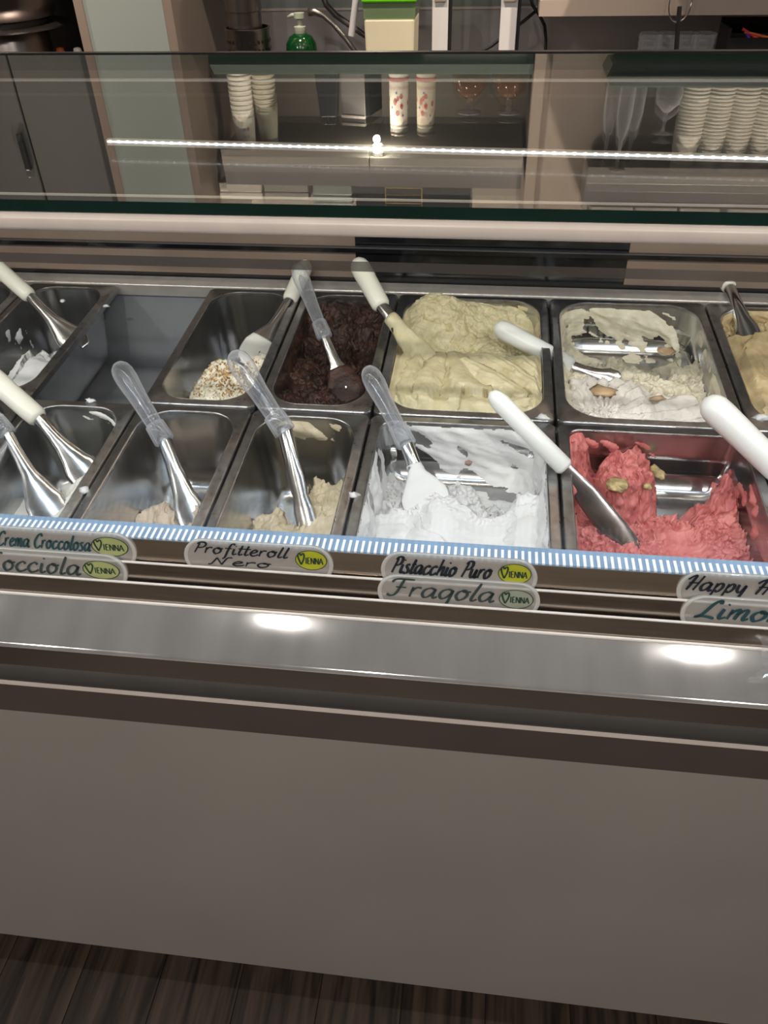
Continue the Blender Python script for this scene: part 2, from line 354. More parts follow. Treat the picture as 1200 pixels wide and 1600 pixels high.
# ================================================================== PANS
NW, WW, DP = .168, .2535, .3615
EDGE = {'y': -3*NW-NW*2, 'zz': -4*NW, 'z': -3*NW, 'a': -2*NW, 'b': -NW, 'c': 0., 'd': WW, 'e': 2*WW, 'f': 3*WW}
TAPER = .012; LIP = .0145
class Pan: pass
def rring(hx, hy, r, z, k=7):
    pts = []
    for cx, cy, a0 in ((hx-r, hy-r, 0), (-hx+r, hy-r, 90), (-hx+r, -hy+r, 180), (hx-r, -hy+r, 270)):
        for i in range(k+1):
            a = math.radians(a0+90*i/k); pts.append((cx+r*math.cos(a), cy+r*math.sin(a), z))
    return pts
def pan_geo(ox, oy, D, rin):
    rings = [rring(ox, oy, .010, -.011), rring(ox, oy, .010, -.0025), rring(ox-.0008, oy-.0008, .0095, -.0008), rring(ox-.0025, oy-.0025, .009, 0)]
    ix, iy = ox-LIP, oy-LIP
    rings += [rring(ix+.003, iy+.003, rin+.003, 0), rring(ix+.0018, iy+.0018, rin+.0018, .0007), rring(ix+.0004, iy+.0004, rin, -.0003), rring(ix, iy, rin, -.004)]
    fr = .022
    zs = [-.03, -.055, -(D-fr)*.85, -(D-fr)]
    for z in zs:
        t = TAPER*(-z/D); rings.append(rring(ix-t, iy-t, max(rin-t*.2, .012), z))
    for a in (20, 40, 60, 80, 90):
        a = math.radians(a); t = TAPER + fr*(1-math.cos(a)); rings.append(rring(ix-t, iy-t, max(rin-t*.6, .010), -(D-fr)-fr*math.sin(a)))
    rings.append(rring(ix*.4, iy*.4, .01, -D-.0004))
    inner = rings[7:]
    outer = [rring(ox-.0013, oy-.0013, .009, -.011), rring(ox-.0013, oy-.0013, .009, -.0025), rring(ix+.0016, iy+.0016, rin+.001, -.0022), rring(ix+.0016, iy+.0016, rin+.001, -.006)]
    outer += [[(x*(1+.0016/max(ix, .01)), y*(1+.0016/iy), z-.0015) for x, y, z in r] for r in inner[1:]]
    return rings, outer
pan_mesh = {}
def make_pan(e0, e1, row, D, rin, label, group, name='gelato_pan'):
    p = Pan(); p.x0, p.x1 = EDGE[e0], EDGE[e1]
    p.ox = (p.x1-p.x0)/2-.0015; p.oy = DP/2-.002; p.cx = (p.x0+p.x1)/2; p.cs = (DP/2 if row else -DP/2); p.D = D; p.rin = rin
    p.mat = BED @ Matrix.Translation((p.cx, p.cs, 0)); p.inv = p.mat.inverted()
    p.ix, p.iy = p.ox-LIP, p.oy-LIP
    t = thing(name, label, 'pan', group=group, mat=p.mat); p.root = t
    key = (round(p.ox, 4), D, rin)
    if key not in pan_mesh:
        rings, outer = pan_geo(p.ox, p.oy, D, rin)
        n = 3
        lip = MB().loft(rings[:8], False, False); lip.loft(outer[:4], False, False)
        body = MB().loft(rings[7:], False, True); body.loft([r[::-1] for r in outer[3:]], False, True)
        b = body.build('body', M['steel'], t, True, auto=False); l = lip.build('lip', M['steel_lip'], t, True, auto=True)
        pan_mesh[key] = (b.data, l.data)
    else:
        b, l = pan_mesh[key]; link('body', b, t); link('lip', l, t)
    return p
RG = 'deep narrow pans of the case'; WG = 'wide pans of the case'
pans = {}
pans['B0'] = make_pan('y', 'zz', 1, .125, .045, 'narrow steel pan at the corner beside the white gelato pan', RG)
pans['B1'] = make_pan('zz', 'z', 1, .125, .045, 'narrow steel pan with white gelato beside the empty slot', RG)
pans['B3'] = make_pan('a', 'b', 1, .125, .045, 'narrow steel pan with cream and nut crumbs beside the chocolate pan', RG)
pans['B4'] = make_pan('b', 'c', 1, .125, .045, 'narrow steel pan filled with dark chocolate gelato', RG)
pans['B5'] = make_pan('c', 'd', 1, .085, .050, 'wide steel pan full of folded pale green pistachio gelato', WG)
pans['B6'] = make_pan('d', 'e', 1, .085, .050, 'wide steel pan smeared with leftover cream gelato', WG)
pans['B7'] = make_pan('e', 'f', 1, .085, .050, 'wide steel pan full of caramel coloured gelato', WG)
pans['F0'] = make_pan('zz', 'z', 0, .125, .045, 'narrow steel pan beside the pan with two milk white spatulas', RG)
pans['F1'] = make_pan('z', 'a', 0, .125, .045, 'narrow steel pan with milk white gelato behind the Crema Croccolosa tag', RG)
pans['F2'] = make_pan('a', 'b', 0, .125, .045, 'narrow steel pan with a low heap of pinkish beige gelato', RG)
pans['F3'] = make_pan('b', 'c', 0, .125, .045, 'narrow steel pan with hazelnut gelato behind the Profitteroll Nero tag', RG)
pans['F4'] = make_pan('c', 'd', 0, .085, .022, 'wide square cornered steel pan smeared with snow white gelato', WG)
pans['F5'] = make_pan('d', 'e', 0, .085, .016, 'wide square cornered steel pan with strawberry pink gelato', WG)
pans['F6'] = make_pan('e', 'f', 0, .085, .016, 'wide steel pan next to the strawberry pan', WG)

# ================================================================== GELATO
_tab = np.random.RandomState(11).rand(8, 256, 256)
def vn(x, y, seed=0):
    T = _tab[seed % 8]; xi = np.floor(x).astype(int); yi = np.floor(y).astype(int); fx = x-xi; fy = y-yi
    fx = fx*fx*fx*(fx*(fx*6-15)+10); fy = fy*fy*fy*(fy*(fy*6-15)+10)
    a = T[xi % 256, yi % 256]; b = T[(xi+1) % 256, yi % 256]; c = T[xi % 256, (yi+1) % 256]; d = T[(xi+1) % 256, (yi+1) % 256]
    return (a*(1-fx)+b*fx)*(1-fy)+(c*(1-fx)+d*fx)*fy
def fbm(x, y, f, octv=4, seed=0, gain=.5):
    s = 0; a = 1; tot = 0
    for o in range(octv):
        s = s+a*(vn(x*f+13.7*o+seed*5.1, y*f+7.3*o+seed*3.7, seed+o)*2-1); tot += a; a *= gain; f *= 2.03
    return s/tot
def ridge(x, y, f, octv=4, seed=0): return 1-np.abs(fbm(x, y, f, octv, seed))*2
def bil(x, y, f, octv=4, seed=0):                       # billowy lumps
    s = 0; a = 1; tot = 0
    for o in range(octv):
        s = s+a*np.abs(vn(x*f+3.1*o+seed*5.1, y*f+9.3*o, seed+o)*2-1); tot += a; a *= .5; f *= 2.1
    return 1-s/tot*2
def fbm3(p, f, octv=4, seed=0):
    return (fbm(p[0]+p[2]*.7, p[1]+p[2]*.3, f, octv, seed)+fbm(p[1]-p[2]*.5, p[2]+p[0]*.4, f, octv, seed+3))*.75
def gau(x, y, cx, cy, rx, ry, rot=0., pw=2.):
    c, s = math.cos(rot), math.sin(rot); dx = (x-cx)*c+(y-cy)*s; dy = -(x-cx)*s+(y-cy)*c
    return np.exp(-(np.sqrt((dx/rx)**2+(dy/ry)**2))**pw)
def sst(a, b, x):
    t = np.clip((x-a)/(b-a), 0, 1); return t*t*(3-2*t)
def fold(x, y, ang, wl, seed=0, warp=.3):               # leaves of gelato laid over one another by a spatula
    c, s = math.cos(ang), math.sin(ang); t = (x*c+y*s)/wl + warp*fbm(x, y, 18, 2, seed)*2
    k = t-np.floor(t); return np.where(k < .82, k/.82, (1-k)/.18)
def fan(x, y, cx, cy, n, a0, seed=0, twist=0., w=.25):  # curved furrows fanning out from a point
    dx, dy = x-cx, y-cy; r = np.hypot(dx, dy); a = np.arctan2(dy, dx)
    t = (a-a0)/(2*math.pi)*n + twist*r + w*fbm(x, y, 22, 2, seed); k = t-np.floor(t)
    return np.where(k < .8, k/.8, (1-k)/.2)
def loc(pan, px, py, n):
    v = pan.inv @ at_n(px, py, n); return v.x, v.y
def heap(pan, pts, x, y, w=.03, slope=.12, side=.02, seed=1, rough=.010):
    """heap whose crest runs through pixels (px, py, height): level in front of the crest, falling behind it"""
    L_ = [(*loc(pan, a, b, n), n) for a, b, n in pts]; L_.sort(); X = np.array([l[0] for l in L_]); Yv = np.array([l[1] for l in L_]); Z = np.array([l[2] for l in L_])
    yc = np.interp(x, X, Yv) + rough*fbm(x, y, 50, 3, seed); zc = np.interp(x, X, Z)
    out = np.maximum(X[0]-x, x-X[-1]); fo = 1-sst(0, side, out)
    d = y-yc; prof = np.where(d > 0, 1-sst(0, w, d), 1.)
    z = zc + np.minimum(d, 0)*slope
    base = -pan.D-.02
    return base + (z-base)*prof*fo
def strokes(pan, x, y, h0, lst, n0=0.):
    """spatula strokes laid one over another: (pixel path, half width, lift, tilt across, striation)"""
    for pts, w_, lift, tilt, stri in lst:
        C = [Vector(loc(pan, a, b, n0)) for a, b in pts]; C = catmull(C, 8)
        best = np.full(x.shape, 9.); sd = np.zeros(x.shape); tt = np.zeros(x.shape)
        for i in range(len(C)-1):
            a, b = C[i], C[i+1]; ab = b-a; l2 = max(ab.length_squared, 1e-12)
            u = np.clip(((x-a.x)*ab.x+(y-a.y)*ab.y)/l2, 0, 1); dx = x-(a.x+ab.x*u); dy = y-(a.y+ab.y*u); d = np.hypot(dx, dy)
            m = d < best; best = np.where(m, d, best); sd = np.where(m, np.sign(ab.x*dy-ab.y*dx)*d, sd); tt = np.where(m, (i+u)/(len(C)-1), tt)
        w2 = w_*(.55+.45*np.sin(math.pi*np.clip(tt, .08, .95)))*(1+.12*fbm(x, y, 60, 2, 3)); u = sd/w2
        new = lift + tilt*u + .35*w_*(1-u*u) + stri*np.sin(u*11+2*fbm(x, y, 40, 2, 1))*(1-u*u)
        h0 = np.where(np.abs(u) < 1, np.maximum(h0, new), h0)
    return h0
def catmull(pts, k=5):
    if len(pts) < 3: return [Vector(p) for p in pts]
    P_ = [Vector(pts[0])]+[Vector(p) for p in pts]+[Vector(pts[-1])]; out = []
    for i in range(1, len(P_)-2):
        a, b, c, d = P_[i-1:i+3]
        for j in range(k):
            t = j/k; out.append(.5*((2*b)+(c-a)*t+(2*a-5*b+4*c-d)*t*t+(3*b-a-3*c+d)*t**3))
    out.append(P_[-2]); return out
def gelato(pan, name, label, mat, hf=None, skin=None, res=(150, 210), group='gelato in the pans', wob=.006):
    V = []; F = []; k = 0
    if hf is not None:
        nx, ny = res
        A, Bq = np.meshgrid(np.linspace(-1, 1, nx), np.linspace(-1, 1, ny), indexing='ij')
        x, y = A*pan.ix, Bq*pan.iy
        r = pan.rin; qx = np.abs(x)-(pan.ix-r); qy = np.abs(y)-(pan.iy-r); m = (qx > 0) & (qy > 0); ln = np.hypot(qx, qy)
        sc = np.where(m & (ln > r), r/np.maximum(ln, 1e-6), 1)
        x = np.where(m, np.sign(x)*((pan.ix-r)+qx*sc), x); y = np.where(m, np.sign(y)*((pan.iy-r)+qy*sc), y)
        z = hf(x, y); z = np.maximum(z, -pan.D-.0010)
        dist = np.where(m, r-np.minimum(ln, r), np.minimum(pan.ix-np.abs(x), pan.iy-np.abs(y))); kk = sst(0, .011, dist)
        z = np.where(z > -.003, -.003+(z+.003)*kk, z)
        d = np.clip(-z/pan.D, 0, 1)
        t = TAPER*d; zf = np.clip((-z-(pan.D-.022))/.022, 0, 1); t = t+.022*(1-np.sqrt(np.maximum(1-zf*zf, 0)))
        x2 = x*(1-(t+.0002)/pan.ix); y2 = y*(1-(t+.0002)/pan.iy)
        up = np.clip(z, 0, 1); x2 = x2*(1-up*.3); y2 = y2*(1-up*.3)
        gx, gy = np.gradient(z); st = np.clip(np.hypot(gx/(2*pan.ix/nx), gy/(2*pan.iy/ny))/1.4, 0, 1)*(np.abs(A) < .985)*(np.abs(Bq) < .985)
        x2 = x2+wob*st*fbm(y*1.3+z*.4, z*1.6, 75, 3, 2)*(np.abs(x2) < pan.ix-.012); y2 = y2+wob*st*fbm(x*1.3-z*.3, z*1.6, 75, 3, 5)*(np.abs(y2) < pan.iy-.012)
        V.append(np.stack([x2, y2, z], -1).reshape(-1, 3))
        vis = (z > -pan.D+.0002)
        idx = np.arange(nx*ny).reshape(nx, ny)
        f = np.stack([idx[:-1, :-1], idx[1:, :-1], idx[1:, 1:], idx[:-1, 1:]], -1).reshape(-1, 4)
        keep = (vis[:-1, :-1] | vis[1:, :-1] | vis[1:, 1:] | vis[:-1, 1:]).reshape(-1)
        F.append(f[keep]); k = nx*ny
    if skin is not None:
        na, nt = 260, 90
        # profile of the pan's inside: down the wall, round the fillet, across the floor
        fr = .022; prof = []
        for i in range(46):
            z = -.002-(pan.D-fr-.002)*i/45; prof.append((TAPER*(-z/pan.D), z, 1, 0))
        for i in range(1, 13):
            a = math.radians(90*i/12); prof.append((TAPER+fr*(1-math.cos(a)), -(pan.D-fr)-fr*math.sin(a), math.cos(a), math.sin(a)))
        for i in range(1, 50): prof.append((TAPER+fr+(pan.ix-TAPER-fr-.002)*i/49, -pan.D, 0, 1))
        per = []
        ring = rring(pan.ix, pan.iy, pan.rin, 0, 12); ring.append(ring[0]); P_ = np.array(ring)[:, :2]
        seg = np.hypot(*np.diff(P_, axis=0).T); cum = np.r_[0, np.cumsum(seg)]
        tt = np.linspace(0, cum[-1], na, endpoint=False); bx = np.interp(tt, cum, P_[:, 0]); by = np.interp(tt, cum, P_[:, 1])
        tx, ty = np.roll(bx, -1)-np.roll(bx, 1), np.roll(by, -1)-np.roll(by, 1); l_ = np.hypot(tx, ty); nx_, ny_ = -ty/l_, tx/l_
        X = []; Nn = []
        for off, z, nh, nv in prof:
            sx = (pan.ix-off)/pan.ix; sy = max(0.02, (pan.iy-off)/pan.iy)
            X.append(np.stack([bx*sx, by*sy, np.full(na, z)], -1)); Nn.append(np.stack([nx_*nh, ny_*nh, np.full(na, nv)], -1))
        X = np.array(X); Nn = np.array(Nn); Nn /= np.maximum(np.linalg.norm(Nn, axis=-1, keepdims=True), 1e-6)
        th = skin(X[..., 0], X[..., 1], X[..., 2]); th = np.maximum(th, -.0007)
        Xd = X+Nn*th[..., None]
        np_ = len(prof); V.append(Xd.reshape(-1, 3)); idx = np.arange(np_*na).reshape(np_, na)+k; j = np.roll(idx, -1, axis=1)
        f = np.stack([idx[:-1], idx[1:], j[1:], j[:-1]], -1).reshape(-1, 4)
        vis = th > 0; vj = np.roll(vis, -1, axis=1); keep = (vis[:-1] | vis[1:] | vj[1:] | vj[:-1]).reshape(-1); F.append(f[keep])
    V = np.concatenate(V); F = np.concatenate(F)
    used = np.unique(F); mp = -np.ones(len(V), int); mp[used] = np.arange(len(used)); V = V[used]; F = mp[F]
    me = bpy.data.meshes.new(name); me.from_pydata(V.tolist(), [], F.tolist()); me.materials.append(mat)
    me.polygons.foreach_set('use_smooth', [True]*len(me.polygons)); me.update()
    o = bpy.data.objects.new(name, me); COL.objects.link(o); o.matrix_world = pan.mat
    return tag(o, label, 'gelato', group)
def gel_mat(name, col, col2=None, rough=.42, var=.06, scale=60, bump=.35, bscale=350, sss=.0, spec=.35):
    return P(name, col, rough, 0., var, scale, bump, bscale, spec=spec, col2=col2, sss=sss)
G = {}
G['white'] = gel_mat('gelato_white', (.70, .70, .70), var=.02, bump=.2)
G['milk'] = gel_mat('gelato_milk', (.72, .71, .66), var=.03, bump=.2)
G['beige'] = gel_mat('gelato_pinkish_beige', (.62, .50, .39), (.70, .59, .47))
G['hazel'] = gel_mat('gelato_hazelnut', (.58, .49, .33), (.66, .57, .41))
G['choc'] = gel_mat('gelato_chocolate', (.022, .010, .008), (.062, .026, .017), .45, .1, 45, .5, 260, 0., .3)
G['pist'] = gel_mat('gelato_pistachio', (.60, .52, .30), (.68, .61, .41), )
G['cream'] = gel_mat('gelato_cream', (.66, .60, .45), (.74, .69, .56), bump=.4)
G['caramel'] = gel_mat('gelato_caramel', (.53, .40, .21), (.63, .50, .30))
G['pink'] = gel_mat('gelato_strawberry', (.57, .150, .145), (.66, .225, .205), .38, .1, 45, .35, 260)
G['film'] = gel_mat('gelato_film', (.40, .36, .26), bump=.1)

# --- B1 white gelato heaped at the front of its pan
p = pans['B1']; m2 = loc(p, 95, 555, -.055)
def h(x, y):
    b = heap(p, [(-10, 612, -.05), (18, 600, -.045), (32, 560, -.038), (45, 543, -.034), (62, 540, -.034), (80, 548, -.036), (100, 548, -.036), (120, 542, -.034), (140, 515, -.034)], x, y, .03, .12, .02, 2, .004)
    sc = gau(x, y, m2[0], m2[1]-.012, .030, .026, 0, 3)
    return b - .018*sc + .003*fbm(x, y, 26, 2, 1) + .0035*bil(x, y, 80, 4, 3)*np.maximum(sc, sst(-.01, .005, y-m2[1]))
def sk(x, y, z):
    n = fbm3((x, y, z), 55, 4, 1)
    return -.002 + .016*(n-.05)*(gau(x, y, .06, .0, .03, .05)+gau(x, y, -.06, .07, .03, .04)+gau(x, y, .065, .10, .03, .03)*.8)*np.exp(-((z+.045)/.03)**2)
gelato(p, 'gelato', 'white gelato heap in the narrow pan beside the empty slot', G['white'], h, sk)
# --- B0
p = pans['B0']
gelato(p, 'gelato', 'pale gelato remains in the pan at the case corner', G['milk'], lambda x, y: -.13+.03*gau(x, y, .02, .02, .05, .12)+.006*bil(x, y, 50, 3, 2), None, (60, 80))
# --- B3 profiterole cream with crumbs
p = pans['B3']; c1 = loc(p, 350, 592, -.035)
def h(x, y):
    b = heap(p, [(300, 612, -.06), (312, 590, -.045), (330, 568, -.035), (355, 563, -.030), (380, 575, -.032), (398, 560, -.032), (420, 553, -.030), (445, 560, -.03)], x, y, .03, .10, .025, 2, .006)
    return b + .006*bil(x, y, 60, 4, 5) + .004*fbm(x, y, 30, 3, 1)
def sk(x, y, z):
    n = fbm3((x, y, z), 40, 4, 2)
    return -.002 + .006*(n+.05)*gau(x, y, -.05, -.13, .04, .04)*sst(-.10, -.05, z)
def speck(name, base, sp, scale, th):
    m, N, L, b = principled(name); tc = N.new('ShaderNodeTexCoord')
    v = N.new('ShaderNodeTexVoronoi'); v.inputs['Scale'].default_value = scale; L.new(tc.outputs['Object'], v.inputs[0])
    lt = N.new('ShaderNodeMath'); lt.operation = 'LESS_THAN'; lt.inputs[1].default_value = th; L.new(v.outputs['Distance'], lt.inputs[0])
    n = N.new('ShaderNodeTexNoise'); n.inputs['Scale'].default_value = scale*.4; L.new(tc.outputs['Object'], n.inputs[0])
    gt = N.new('ShaderNodeMath'); gt.operation = 'GREATER_THAN'; gt.inputs[1].default_value = .5; L.new(n.outputs['Fac'], gt.inputs[0])
    mu = N.new('ShaderNodeMath'); mu.operation = 'MULTIPLY'; L.new(lt.outputs[0], mu.inputs[0]); L.new(gt.outputs[0], mu.inputs[1])
    mx = N.new('ShaderNodeMix'); mx.data_type = 'RGBA'; mx.inputs[6].default_value = (*base, 1); mx.inputs[7].default_value = (*sp, 1)
    L.new(mu.outputs[0], mx.inputs[0]); L.new(mx.outputs[2], b.inputs['Base Color']); b.inputs['Roughness'].default_value = .5; return m
G['prof'] = speck('gelato_cream_with_chips', (.76, .72, .58), (.16, .09, .04), 260., .30)
prof = gelato(p, 'gelato', 'cream gelato topped with golden nut crumbs', G['prof'], h, sk)
# nut crumbs scattered over the cream
M['crumb'] = P('nut_crumb', (.42, .20, .04), .5, 0., .4, 90., col2=(.66, .42, .16))
cb = MB(); rr = np.random.RandomState(4)
for i in range(520):
    u, v = rr.normal(0, 1, 2); x = c1[0]+.006+u*.026+.004; y = c1[1]+v*.026
    if abs(x) > p.ix-.012 or abs(y) > p.iy-.012: continue
    if (u-.3)**2 + (v+.1)**2 < .25 and rr.rand() < .6: continue
    z = float(h(np.array([[x]]), np.array([[y]]))[0, 0]); 
    if z < -.10: continue
    s = .0013+rr.rand()*.0016; a = rr.rand()*6.28
    q = [Vector((math.cos(a+k*2.09)*s, math.sin(a+k*2.09)*s, 0)) for k in range(3)]
    cb.add([Vector((x, y, z-.0006))+q[0], Vector((x, y, z-.0006))+q[1], Vector((x, y, z-.0006))+q[2], (x+s*.2, y, z+s*1.1)], [(0, 1, 3), (1, 2, 3), (2, 0, 3)])
tag(cb.build('nut_crumbs', M['crumb'], prof), kind='stuff')
# --- B4 chocolate
p = pans['B4']; k1 = loc(p, 480, 610, -.05); k2 = loc(p, 560, 590, -.07)
def h(x, y):
    b = -.045 - .035*gau(x, y, .035, .02, .06, .07) - .02*gau(x, y, k2[0], k2[1]-.03, .03, .04) + .02*sst(.06, .15, y) - .03*gau(x, y, p.ix, -.10, .03, .10) + .012*gau(x, y, -.055, .0, .02, .16)
    return b + .016*bil(x, y, 32, 5, 1) + .006*fbm(x, y, 90, 3, 4)
def sk(x, y, z):
    n = fbm3((x, y, z), 45, 5, 3); return -.0015 + .010*(n+.28)*sst(-.09, -.03, z)*sst(-.004, -.016, z)*sst(-.12, 0., y)
gelato(p, 'gelato', 'dark chocolate gelato scraped rough', G['choc'], h, sk)
# --- B5 pistachio
p = pans['B5']; s1 = loc(p, 690, 520, .0); s2 = loc(p, 800, 560, .0); s3 = loc(p, 660, 580, 0.); s4 = loc(p, 860, 500, 0)
def h(x, y):
    front = 1-sst(-.035, .025, y - .25*(x-s2[0])*(x > s2[0]-.02) + .012*fbm(x, y, 25, 2, 6))
    back = -.030 + .030*gau(x, y, s1[0]-.01, s1[1]+.07, .055, .05, 0, 3) + .022*sst(.10, .16, y) - .018*gau(x, y, s1[0]+.015, s1[1], .055, .045, 0, 3) - .020*gau(x, y, .095, .10, .035, .06) + .012*gau(x, y, -.10, .05, .03, .10)
    back = back + .004*bil(x, y, 70, 4, 2) + .002*fbm(x, y, 160, 3, 3)
    fr = -.006 + .008*fbm(x, y, 12, 2, 5) + .006*gau(x, y, s2[0]-.02, s2[1]+.03, .05, .03)
    fr = strokes(p, x, y, fr, [([(612, 645), (618, 600), (640, 555)], .018, -.004, .005, .0), ([(640, 645), (645, 600), (662, 552)], .020, -.002, .006, .0006), ([(668, 648), (672, 600), (696, 556)], .021, .000, .007, .0004),
        ([(640, 642), (720, 632), (770, 640)], .014, -.004, .004, 0.), ([(700, 645), (706, 605), (714, 560)], .018, .001, -.006, .0006), ([(780, 645), (820, 632), (860, 620)], .018, -.003, .005, .0006),
        ([(716, 540), (718, 575), (735, 602), (760, 612)], .019, .003, -.006, .0), ([(770, 528), (820, 548), (862, 585)], .016, .000, .005, .0008), ([(745, 540), (800, 560), (858, 602)], .016, .002, .005, .0010),
        ([(722, 550), (775, 572), (840, 615)], .017, .004, .005, .0010), ([(725, 572), (765, 595), (815, 622)], .015, .004, .005, .0006), ([(730, 548), (750, 540), (775, 545)], .014, .006, .004, 0.)]) + .0012*fbm(x, y, 70, 3, 2) + .006*sst(-.115, -.155, y)
    return back*(1-front) + fr*front
def sk(x, y, z):
    n = fbm3((x, y, z), 40, 4, 3); return -.001 + .009*(n+.22)*sst(-.003, -.012, z)
gelato(p, 'gelato', 'pale green pistachio gelato in broad folds, scooped at the back', G['pist'], h, sk, (210, 260))
# --- B6 cream leftovers
p = pans['B6']; q1 = loc(p, 940, 600, -.02)
def h(x, y):
    b = heap(p, [(880, 585, -.035), (900, 575, -.03), (960, 565, -.04), (1000, 580, -.04), (1040, 600, -.04), (1060, 580, -.04), (1110, 570, -.045), (1125, 590, -.05)], x, y, .035, .05, .02, 5, .014)
    fl = .034*gau(x, y, .055, .03, .035, .09, 0, 3)+.032*gau(x, y, -.03, .0, .075, .03, 0, 3)+.030*gau(x, y, -.075, .04, .04, .08, 0, 3)
    return np.maximum(b + .010*bil(x, y, 50, 4, 2), -.108 + fl + .014*bil(x, y, 48, 5, 5))
def sk(x, y, z):
    n = fbm3((x, y, z), 34, 5, 5); bk = sst(.06, .16, y); lf = sst(-.03, -.09, x); rt = gau(x, y, .11, -.02, .04, .10)
    return -.002 + .013*(n+.22+.25*lf-.35*sst(.03, .08, x)*bk)*np.clip(bk+lf+rt*.7+.55*sst(-.07, -.08, z), 0, 1)*sst(-.004, -.018, z)
b6 = gelato(p, 'gelato', 'creamy ivory gelato remains smeared over pan walls with white swirl', G['cream'], h, sk, (190, 240))
G['swirl'] = gel_mat('gelato_white_swirl', (.74, .70, .64), var=.03)
def h(x, y):
    b = heap(p, [(878, 610, -.03), (890, 595, -.018), (920, 585, -.010), (960, 590, -.010), (1000, 600, -.014), (1020, 615, -.022), (1045, 615, -.020), (1075, 610, -.016), (1095, 625, -.02)], x, y, .030, .05, .015, 3, .008)
    f = fan(x, y, q1[0]-.01, q1[1]-.09, 30, 0., 1, 4., .5)
    return b + .007*f + .007*fbm(x, y, 26, 3, 4) - .006
sw = gelato(p, 'gelato', 'white swirl of gelato over the ivory remains', G['swirl'], h, None, (170, 170))
# --- B7 caramel
p = pans['B7']
def h(x, y):
    fr = 1-sst(.06, .10, y+.01*fbm(x, y, 30, 2, 3))
    sm2 = strokes(p, x, y, -.008+.012*fbm(x, y, 14, 3, 2), [([(1135, 500), (1140, 545), (1150, 600), (1170, 650)], .024, -.004, .008, .0005), ([(1160, 505), (1172, 560), (1190, 640)], .024, .0, .008, .0006), ([(1215, 510), (1190, 545), (1185, 590), (1215, 610)], .022, .006, -.008, .0005), ([(1150, 590), (1180, 605), (1230, 640)], .020, .004, .006, .0)])
    return sm2*fr + (-.035+.020*bil(x, y, 40, 4, 1))*(1-fr)
gelato(p, 'gelato', 'caramel coloured gelato in thick smooth folds', G['caramel'], h, lambda x, y, z: -.001+.01*(fbm3((x, y, z), 40, 4, 3)+.25)*sst(-.003, -.012, z), (170, 220))
# --- F1 milk white
p = pans['F1']; a2 = loc(p, 125, 750, -.075)
def h(x, y):
    b = heap(p, [(-30, 790, -.085), (5, 780, -.08), (30, 776, -.08), (48, 778, -.08), (60, 800, -.085), (75, 815, -.09), (90, 775, -.08), (100, 757, -.07), (125, 742, -.062), (150, 722, -.055)], x, y, .028, .10, .02, 2, .007)
    return b + .008*bil(x, y, 60, 4, 2)*sst(.0, .04, x) + .003*fbm(x, y, 30, 3, 2)
def sk(x, y, z):
    n = fbm3((x*1., y, z*2.2), 60, 4, 4); bk = sst(.135, .15, y)
    return -.0012 + .005*(n+.06)*bk*np.exp(-((x-.028)/.034)**4)*np.exp(-((z+.028)/.022)**4) + .010*n*gau(x, y, .07, a2[1], .02, .07)*np.exp(-((z+.06)/.035)**4)
gelato(p, 'gelato', 'milk white gelato low in the pan behind the Crema Croccolosa tag', G['milk'], h, sk)
# --- F2 pinkish beige
p = pans['F2']; a1 = loc(p, 255, 800, -.09)
def h(x, y):
    b = heap(p, [(150, 830, -.115), (172, 812, -.105), (200, 800, -.095), (232, 788, -.085), (262, 793, -.085), (295, 800, -.085), (322, 790, -.075), (345, 770, -.065)], x, y, .03, .10, .02, 4, .009)
    ru = sst(-.02, .02, y-a1[1]+.3*(x-a1[0]))
    return b + .007*ridge(x+.3*y, y*.5, 34, 3, 2) + .008*bil(x, y, 75, 4, 4)*ru - .004
def sk(x, y, z):
    n = fbm3((x, y, z), 60, 4, 2); return -.002+.016*(n+.15)*gau(x, y, .067, .10, .02, .02)*np.exp(-((z+.055)/.02)**2)
gelato(p, 'gelato', 'low heap of pinkish beige gelato', G['beige'], h, sk)
# --- F3 hazelnut
p = pans['F3']; a1 = loc(p, 435, 820, -.075); a3 = loc(p, 512, 725, -.055)
def h(x, y):
    b = heap(p, [(360, 845, -.10), (372, 822, -.09), (395, 806, -.08), (415, 802, -.075), (430, 795, -.07), (447, 812, -.08), (466, 828, -.085), (478, 790, -.065), (484, 750, -.055), (496, 742, -.055), (515, 758, -.06), (535, 752, -.055), (560, 760, -.05)], x, y, .022, .10, .02, 4, .006)
    b = b + .05*gau(x, y, a3[0], a3[1], .010, .016, .3, 3)
    return b + .007*bil(x, y, 50, 4, 6)*sst(-.04, .02, y-a1[1]) + .004*ridge(x, y, 22, 3, 3) - .003
def sk(x, y, z):
    n = fbm3((x, y, z), 55, 4, 6); bk = sst(.14, .15, y)
    return -.0012+.010*(n+.02)*bk*np.exp(-((z+.022)/.014)**4)*np.exp(-((x-.005)/.045)**4) + .008*n*gau(x, y, .066, .02, .012, .06)*np.exp(-((z+.06)/.03)**4)
gelato(p, 'gelato', 'hazelnut beige gelato heaped along the pan side', G['hazel'], h, sk)
